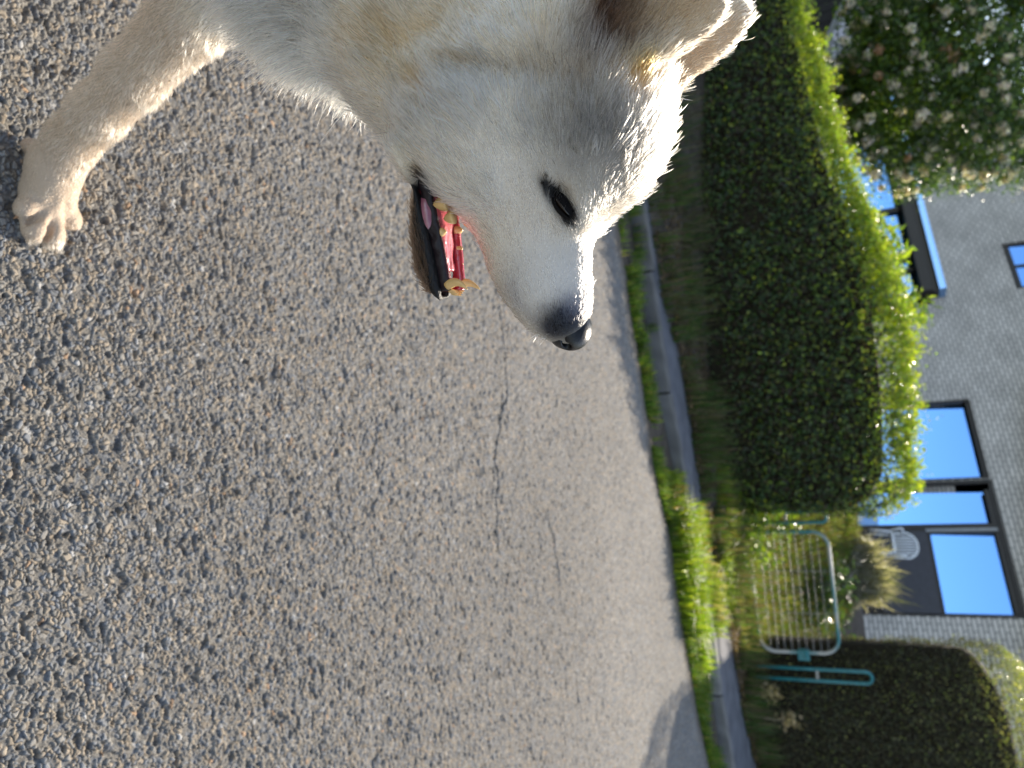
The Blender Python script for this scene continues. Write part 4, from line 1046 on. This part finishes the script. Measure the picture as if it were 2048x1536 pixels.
# --- nose, eyes, tongue, gums, teeth, claws
def small_net(fn, lo, hi, h, name, mat, parent, cols=None, it=2):
    lo, hi = np.array(lo, float), np.array(hi, float); n = np.ceil((hi-lo)/h).astype(int)+1
    ax = [lo[k]+h*np.arange(n[k]) for k in range(3)]; X = np.stack(np.meshgrid(*ax, indexing='ij'), -1)
    v, q = surface_nets(fn(X), lo, h); v = relax(v, q, it)
    N, _ = vnormals(v, q)
    if (np.sum(N*(v-v.mean(0)), 1) > 0).mean() < .5: q = q[:, ::-1]
    P = HOo+v@HAX
    return mesh_np(name, P-DOGO, q, mat, parent, attrs={'col': cols(v)} if cols else None, smooth=True)
def el_sd(X, c, r):
    q = (X-np.array(c))/np.array(r); n = np.linalg.norm(q, axis=-1); return (n-1)*min(r)
M_NOSE = simple('nose_leather', (.006, .006, .007), rough=.30, spec=.35, var=.4, scale=300, bump=.14, bscale=700)
np_, nq_, _ = hpq(mid(1141, 671))
def nose_sd(X):
    d = el_sd(X, (np_-.006, nq_+.001, 0), (.0195, .0178, .0200)); d = smin(d, el_sd(X, (np_-.004, nq_-.010, 0), (.012, .009, .011)), .006)
    for s_ in (1, -1):
        d = -smin(-d, el_sd(X, (np_+.006, nq_-.001, s_*.0105), (.0075, .0040, .0045)), .002); d = -smin(-d, el_sd(X, (np_-.003, nq_-.004, s_*.0175), (.010, .0022, .004)), .002)
    return d
small_net(nose_sd, (np_-.03, nq_-.03, -.028), (np_+.024, nq_+.028, .028), .0009, 'nose', M_NOSE, dog)
M_EYE = simple('eye_dark', (.012, .007, .004), rough=.12, spec=.5, var=.3)
M_LID = simple('eyelid', (.006, .005, .005), rough=.85, spec=.1, var=.3)
def uvs(c, r, a0=0, a1=2*math.pi, n=48, m_=28, ax=None, lid=None):
    V_, Q_ = [], []; ax = np.eye(3) if ax is None else np.array(ax)
    for i in range(m_+1):
        th = math.pi*i/m_
        for k in range(n+1):
            ph = a0+(a1-a0)*k/n; d_ = np.array([math.cos(th), math.sin(th)*math.cos(ph), math.sin(th)*math.sin(ph)]); V_.append(c+r*(d_@ax))
    for i in range(m_):
        for k in range(n): Q_.append((i*(n+1)+k, i*(n+1)+k+1, (i+1)*(n+1)+k+1, (i+1)*(n+1)+k))
    return V_, Q_
ea = unit(np.array([*(pq(1146, 442)-pq(1097, 374)), 0.])); eb = np.array([-ea[1], ea[0], 0.])
e0 = np.array([ep_, eq_])
for s_ in (1, -1):
    # local frame of the eye: along the slit, up across it, outward
    A3 = ea[0]*HA+ea[1]*HB; B3 = eb[0]*HA+eb[1]*HB; C3 = s_*HC; c_ = hw2(e0[0], e0[1], s_*(EW-.0075))
    mb = MB(); mb.add(*uvs(c_-DOGO, .0112, ax=[A3*.98, B3*.46, C3*.88])); eo = mb.build('eye', M_EYE, dog, smooth=True)
    for a0, a1, r_ in ((math.radians(98 if s_ else 0), math.radians(-20), .0124), (math.radians(103), math.radians(200), .0122)):
        # ph: 0 = up across the slit, 90 deg = outward
        mb = MB(); mb.add(*uvs(c_-DOGO, r_, math.radians(-20) if a1 < 1 else math.radians(118), math.radians(88) if a1 < 1 else math.radians(200), ax=[A3*1.01, B3*.48, C3*.90])); l_ = mb.build('eyelid', M_LID, eo, smooth=True)
        so = l_.modifiers.new('thick', 'SOLIDIFY'); so.thickness = .0012
M_WET = attr_mat('wet_flesh', rough=.16, spec=.7, coat=.6, bump=.5, bscale=260)
M_TOOTH = simple('tooth', (.70, .44, .17), rough=.25, spec=.6, var=.18, scale=60)
# tongue lies in the trough; gums line its rim
tq = lambda p: np.interp(p, tr[:, 0], tr[:, 1]); tw = lambda p: np.interp(p, tr[:, 0], tr[:, 2])
p_a, p_b = tr[0, 0], tr[-1, 0]
def tongue_sd(X):
    p, q, w = X[..., 0], X[..., 1], X[..., 2]; t = (p-p_a)/(p_b-p_a)
    hw_ = tw(p)*.86; qc = tq(p)-.0045+.0025*np.sin(t*5); d = (np.sqrt((w/hw_)**2+((q-qc)/.0055)**2)-1)*.0055
    d = d+.0016*np.exp(-((w+.003*np.sin(t*6))/.0022)**2)+.0045*(fbm(np.stack([p.ravel(), q.ravel(), w.ravel()], 1), .011, 37, 3).reshape(p.shape)-.5)
    return np.maximum(d, np.maximum(p_a-.03-p, p-(p_a+.80*(p_b-p_a))))
small_net(tongue_sd, (p_a-.035, tq(p_a)-.05, -.036), (p_b, tq(p_b)+.03, .036), .0014, 'tongue', M_WET, dog,
          lambda v: np.array([.58, .13, .15])*(1+1.0*(fbm(v, .008, 4)-.5))[:, None])
for s_ in (1, -1):
    def gum_sd(X, s_=s_):
        p, q, w = X[..., 0], X[..., 1], X[..., 2]; nz_ = fbm(np.stack([p.ravel(), q.ravel(), w.ravel()], 1), .007, 33, 3).reshape(p.shape)-.5; q0 = tq(p)-(.0045 if s_ > 0 else .0005)+.006*nz_; hw_ = tw(p)-.001
        d = np.sqrt(((w-s_*hw_)/(.0032 if s_ > 0 else .0048))**2+((q-q0)/.0060)**2); d = (d-1)*.0042+.003*nz_; return np.maximum(d, np.maximum(p_a-p, p-p_b+.004))
    small_net(gum_sd, (p_a-.005, tq(p_a)-.05, -.045), (p_b+.003, tq(p_b)+.03, .045), .0011, 'gum', M_WET if s_ < 0 else attr_mat('dark_gum', rough=.42, spec=.3, bump=.5, bscale=260), dog,
              lambda v: (lambda k: (1-k)*np.array([.012, .007, .009])+k*np.array([.50, .035, .055]))((sstep(.25, .9, (v[:, 0]-p_a)/(p_b-p_a))*sstep(-.001, .005, v[:, 1]-tq(v[:, 0]))*.6*(.3+1.1*fbm(v, .006, 15, 3)) if s_ > 0 else .55+.8*fbm(v, .006, 15, 3)).clip(0, 1)[:, None]))
lc = (*pq(871, 424), .019)
def lining_sd(X): return el_sd(X, lc, (.019, .0085, .0085))+.004*(fbm(X.reshape(-1, 3), .012, 44, 3).reshape(X.shape[:-1])-.5)
small_net(lining_sd, np.array(lc)-.026, np.array(lc)+.026, .0012, 'cheek_lining', M_WET, dog, lambda v: np.array([.27, .085, .12])*(1+.7*(fbm(v, .007, 45)-.5))[:, None])
def tooth(name, base, tip, r, bend=0.0, flat=1.0):
    base, tip = np.array(base), np.array(tip); t = np.linspace(0, 1, 9)[:, None]; P = base+(tip-base)*t+np.array([-bend, 0, 0])*np.sin(t*math.pi)
    mb = MB(); mb.tube((HOo+P@HAX)-DOGO, r*np.array([1, 1, .97, .9, .8, .67, .52, .34, .1]), 12); return mb.build(name, M_TOOTH, dog, smooth=True)
for s_ in (1, -1):
    pc = pq(578, 578)*0+pq(893, 572); hw_ = tw(pc[0]); q0 = tq(pc[0])
    tooth('canine_tooth', (pc[0], q0-.002, s_*(hw_-.001)), (pc[0]+.004, q0+.0190, s_*(hw_+.0045)), .0044, .0045)
    for k in range(3):
        pI = tr[-2, 0]; p = pI-.001*k; tooth('incisor', (p, tq(pI)-.001, s_*(.0022+.0036*k)), (p+.003-.001*k, tq(pI)+.0065, s_*(.0022+.0040*k)), .0020)
    for k, (u_, hh, r_) in enumerate(((528, .0055, .0030), (496, .0065, .0036), (458, .0085, .0048)) if s_ < 0 else ((468, .006, .0040),)):
        p = pq(890, u_)[0]; tooth('premolar', (p, tq(p)+.001, s_*(tw(p)-.002)), (p, tq(p)+hh, s_*(tw(p)-.002)), r_)
    # upper back teeth hanging below the lip
    for u_, v_, r_, hh in ((412, 905, .0075, .014), (440, 917, .0060, .010)):
        p, q = pq(v_+12, u_); w_ = s_*.026; tooth('carnassial_tooth', (p, q, w_), (p+.001, q-hh, w_*.98), r_)
M_CLAW = simple('claw', (.30, .17, .09), rough=.4, var=.3)
for G, dirn, r_ in toe_pts:
    mb = MB(); a = G-dirn*.010+np.array([0, 0, .006]); mb.tube(np.array([a, a+dirn*.010+np.array([0, 0, .002]), a+dirn*.016+np.array([0, 0, -.002]), a+dirn*.021+np.array([0, 0, -.008])])-DOGO, [.0042, .0040, .003, .001], 8); mb.build('claw', M_CLAW, dog, smooth=True)

# --- fur: every hair a real strand
def fur_dirs(P, N):
    p_, q_, w_ = hpq(P); n = len(P); D = np.zeros((n, 3))
    e0_ = np.array([ep_, eq_])
    dp, dq = p_-e0_[0], q_-e0_[1]
    head = sstep(-.20, -.14, p_)
    rad = np.stack([dp, dq], 1); rl = np.linalg.norm(rad, axis=1, keepdims=True)+1e-6
    # away from the nose, fanning up over the crown and down over the cheek
    fan = np.clip(-dp/.10, 0, 1)
    hd = (-HA*1.0)[None]+HB[None]*(fan*np.clip(dq/.06, -1, 1)*.85)[:, None]+HC[None]*(np.sign(w_)*.18)[:, None]
    nd = np.tile(-.55*HA-.75*HB, (n, 1))
    D = hd*head[:, None]+nd*(1-head[:, None])
    # chest / body / legs
    x, y, z = P.T
    chest = sstep(-.30, -.42, x)*sstep(.74, .66, z); D = D*(1-chest[:, None])+np.array([.12, -.05, -1.])*chest[:, None]
    bk = sstep(-.55, -.7, x); D = D*(1-bk[:, None])+np.array([-1., 0, -.35])*bk[:, None]
    legw = sstep(.50, .44, z)*sstep(-.66, -.60, x)
    ld = unit(lp[-1][0]-lp[1][0]); D = D*(1-legw[:, None])+ld*legw[:, None]
    paw = sstep(.10, .05, z)*legw; D = D*(1-paw[:, None])+np.array([1., -.1, -.35])*paw[:, None]
    # ears: hair runs to the tip
    er = (q_ > hpq(mid(1350, 110))[1]) & (p_ < hpq(mid(1300, 215))[0]); eD = unit(np.array(mid(1475, 0))-np.array(mid(1290, 120)))
    D[er] = eD
    D = D+.20*np.stack([vnoise(P, .035, 41)-.5, vnoise(P, .035, 42)-.5, vnoise(P, .035, 43)-.5], 1)*2
    D = D-N*np.sum(D*N, 1, keepdims=True); return unit(D), er
def chestmask(P):
    x, y, z = P.T; return sstep(-.50, -.42, x)*sstep(-.26, -.31, x)*sstep(.46, .50, z)*sstep(.72, .66, z)
def fur_len(P):
    p_, q_, w_ = hpq(P); P2 = np.stack([p_, q_], 1); x, y, z = P.T
    L = np.full(len(P), .022)
    mz = sstep(pq(1000, 430)[0], pq(1000, 520)[0], p_); hd = sstep(-.24, -.14, p_)
    L = L*(1-hd)+.0165*hd; L = L*(1-mz)+.0058*mz
    L = np.where((p_ > -.17) & (mz < .5) & (np.abs(q_-e0[1]) < .045) & (p_ > e0[0]-.03), .0085, L)
    ck = blob(P2, 900, 200, 120, 60); L = L+.008*ck
    body_ = sstep(-.30, -.38, x); L = L*(1-body_)+.030*body_
    leg = sstep(.50, .42, z)*sstep(-.68, -.6, x); L = L*(1-leg)+.013*leg; pw = sstep(.12, .06, z); L = L*(1-pw)+.0052*pw
    cf = chestmask(P); L = L*(1-cf)+.025*cf
    er = q_ > hpq(mid(1350, 110))[1]; L = np.where(er, .0092, L)
    jq = np.interp(p_, jawt[:, 0], jawt[:, 1]); j = (p_ > jawt[0, 0]+.01) & (q_ < jq-.002); L = np.where(j, .0115, L)
    return L
def hairless(P):
    p_, q_, w_ = hpq(P); jq = np.interp(p_, jawt[:, 0], jawt[:, 1]); lw = np.interp(p_, lip[:, 0], lip[:, 1])
    m_ = (p_ > PC+.002) & (q_ < lw-.0005) & (q_ > jq-.017)
    nose = ((p_-np_+.006)/.0215)**2+((q_-nq_)/.0190)**2+(w_/.0235)**2 < 1
    ed = np.stack([p_-e0[0], q_-e0[1]], 1); a_ = ed@ea[:2]; b_ = ed@eb[:2]; eye = ((a_/.0085)**2+(b_/.0024)**2 < 1) & (np.abs(w_) > .03)
    return m_ | nose | eye
def make_fur(dens_near=40e4, dens_far=1.2e4):
    T1 = np.concatenate([Q[:, [0, 1, 2]], Q[:, [0, 2, 3]]]); a, b, c = V[T1[:, 0]], V[T1[:, 1]], V[T1[:, 2]]
    ar = .5*np.linalg.norm(np.cross(b-a, c-a), axis=1); ctr = (a+b+c)/3
    seen = sstep(-.66, -.56, ctr[:, 0])
    nn = unit(VN[T1].sum(1)); facing = np.sum(nn*unit(CAM-ctr), 1); fc = .22+.78*sstep(-.45, -.1, facing)
    p_, q_, w_ = hpq(ctr)
    fine = 1+1.1*sstep(pq(1000, 440)[0], pq(1000, 540)[0], p_)                       # short muzzle hair is denser
    dens = (dens_far+(dens_near-dens_far)*seen*fc*fine)*np.where(ctr[:, 2] < .45, .75, 1)
    ex = ar*dens; cnt = np.floor(ex+rng.uniform(0, 1, len(ex))).astype(int)
    ti = np.repeat(np.arange(len(T1)), cnt); n = len(ti); r1 = np.sqrt(rng.uniform(0, 1, n)); r2 = rng.uniform(0, 1, n)
    w3 = np.stack([1-r1, r1*(1-r2), r1*r2], 1)[..., None]
    P = (V[T1[ti]]*w3).sum(1); N = unit((VN[T1[ti]]*w3).sum(1)); k = ~hairless(P); P, N = P[k], N[k]; n = len(P)
    D, er = fur_dirs(P, N); L = fur_len(P)*rng.uniform(.6, 1.2, n)*np.where(rng.uniform(0, 1, n) < .07, 1.45, 1)*(.8+.4*vnoise(P, .025, 51))
    jit = rng.normal(0, .13, (n, 3)); D = unit(D+jit)
    # clumping: tips lean to a shared local direction
    lift = .48+.20*rng.normal(0, 1, n)+.25*(vnoise(P, .014, 61)-.5)
    lift = np.where(L < .009, lift*.85, lift)
    m_ = 5; t = np.linspace(0, 1, m_); pts = np.zeros((n, m_, 3), np.float32)
    cmk = chestmask(P); lift = lift*(1+.9*cmk)
    cl = np.stack([vnoise(P, .007, 71+i)-.5 for i in range(3)], 1)*1.1
    for i, tt in enumerate(t):
        h = lift*(tt-(.55-.35*cmk)*tt**2)                                                     # rises, then lies down
        pts[:, i] = P-N*.001+(D*(tt*(1-.25*tt*lift))[:, None]+N*h[:, None])*L[:, None]+cl*(L*tt**2*.6)[:, None]
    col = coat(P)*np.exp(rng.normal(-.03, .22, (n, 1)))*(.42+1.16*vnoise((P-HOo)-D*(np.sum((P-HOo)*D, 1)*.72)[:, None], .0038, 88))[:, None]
    dk = (rng.uniform(0, 1, n) < .10) & (hpq(P)[0] > -.2); col[dk] *= .45
    rad = np.clip(.00017+.009*L, .00017, .00042)*np.where(rng.uniform(0, 1, n) < .1, 1.35, 1)
    return pts, rad, col.clip(.005, .92)
pts, rad, col = make_fur()
# long single hairs: whiskers, the dark strand under the throat, brow bristles
def extra():
    E = []
    def add(P0, P1, r, c, sag=0.0):
        t = np.linspace(0, 1, 5)[:, None]; E.append((P0+(P1-P0)*t+np.array([0, 0, -sag])*np.sin(t*math.pi), r, c))
    add(mid(840, 262, .045), mid(733, 269, .075), .00035, (.02, .015, .012), -.004); add(mid(838, 268, .047), mid(790, 243, .06), .00025, (.03, .02, .015))
    for k in range(10):
        v0, u0 = 1092+rng.uniform(-22, 12), 668+rng.uniform(-6, 10); add(mid(v0, u0, .012), mid(v0-rng.uniform(5, 32), u0+rng.uniform(6, 24), .016), .00016, (.85, .83, .80))
    for k in range(7):
        v0, u0 = 1040+rng.uniform(-30, 40), 560+rng.uniform(-40, 50); add(mid(v0, u0, .03), mid(v0-rng.uniform(5, 30), u0-rng.uniform(10, 40), .05), .00016, (.8, .78, .75), .002)
    for k in range(3): add(mid(1288, 400, .02), mid(1302+8*k, 392-10*k, .03), .0002, (.8, .8, .7))
    for k in range(7):
        a_ = rng.uniform(-.012, .010); P0 = hw2(*(e0+ea[:2]*a_+eb[:2]*.0045), EW+.002); P1 = hw2(*(e0+ea[:2]*(a_+.004)+eb[:2]*rng.uniform(-.004, .001)), EW+.006); add(P0, P1, .00014, (.22, .21, .20))
    return E
ex = extra()
pts = np.concatenate([pts, np.array([e_[0] for e_ in ex], np.float32)]); rad = np.concatenate([rad, [e_[1] for e_ in ex]]); col = np.concatenate([col, [e_[2] for e_ in ex]])
print('FUR strands', len(pts), 'body verts', len(V))
hc = bpy.data.hair_curves.new('fur'); hc.add_curves([5]*len(pts))
hc.position_data.foreach_set('vector', (pts-DOGO).astype(np.float32).ravel())
ra = hc.attributes.get('radius') or hc.attributes.new('radius', 'FLOAT', 'POINT')
ra.data.foreach_set('value', (rad[:, None]*np.array([1, .95, .8, .55, .12])).astype(np.float32).ravel())
ca = hc.attributes.new('col', 'FLOAT_COLOR', 'CURVE'); ca.data.foreach_set('color', np.concatenate([col, np.ones((len(col), 1))], 1).astype(np.float32).ravel())
def hair_mat():
    m_ = bpy.data.materials.new('dog_fur'); m_.use_nodes = True; t = m_.node_tree; t.nodes.remove(t.nodes['Principled BSDF'])
    h = t.nodes.new('ShaderNodeBsdfHairPrincipled'); h.parametrization = 'COLOR'; h.inputs['IOR'].default_value = 1.38; h.inputs['Roughness'].default_value = .36; h.inputs['Radial Roughness'].default_value = .55
    h.inputs['Coat'].default_value = .05 if 'Coat' in h.inputs else 0
    a = t.nodes.new('ShaderNodeAttribute'); a.attribute_name = 'col'; t.links.new(a.outputs['Color'], h.inputs['Color'])
    mr = t.nodes.new('ShaderNodeMapRange'); mr.inputs[1].default_value = .02; mr.inputs[2].default_value = .35; mr.inputs[3].default_value = 1.12; mr.inputs[4].default_value = 1.40
    t.links.new(a.outputs['Fac'], mr.inputs[0]); t.links.new(mr.outputs[0], h.inputs['IOR'])
    t.links.new(h.outputs[0], t.nodes['Material Output'].inputs['Surface']); return m_
hc.materials.append(hair_mat())
fo = bpy.data.objects.new('fur', hc); link(fo, dog)
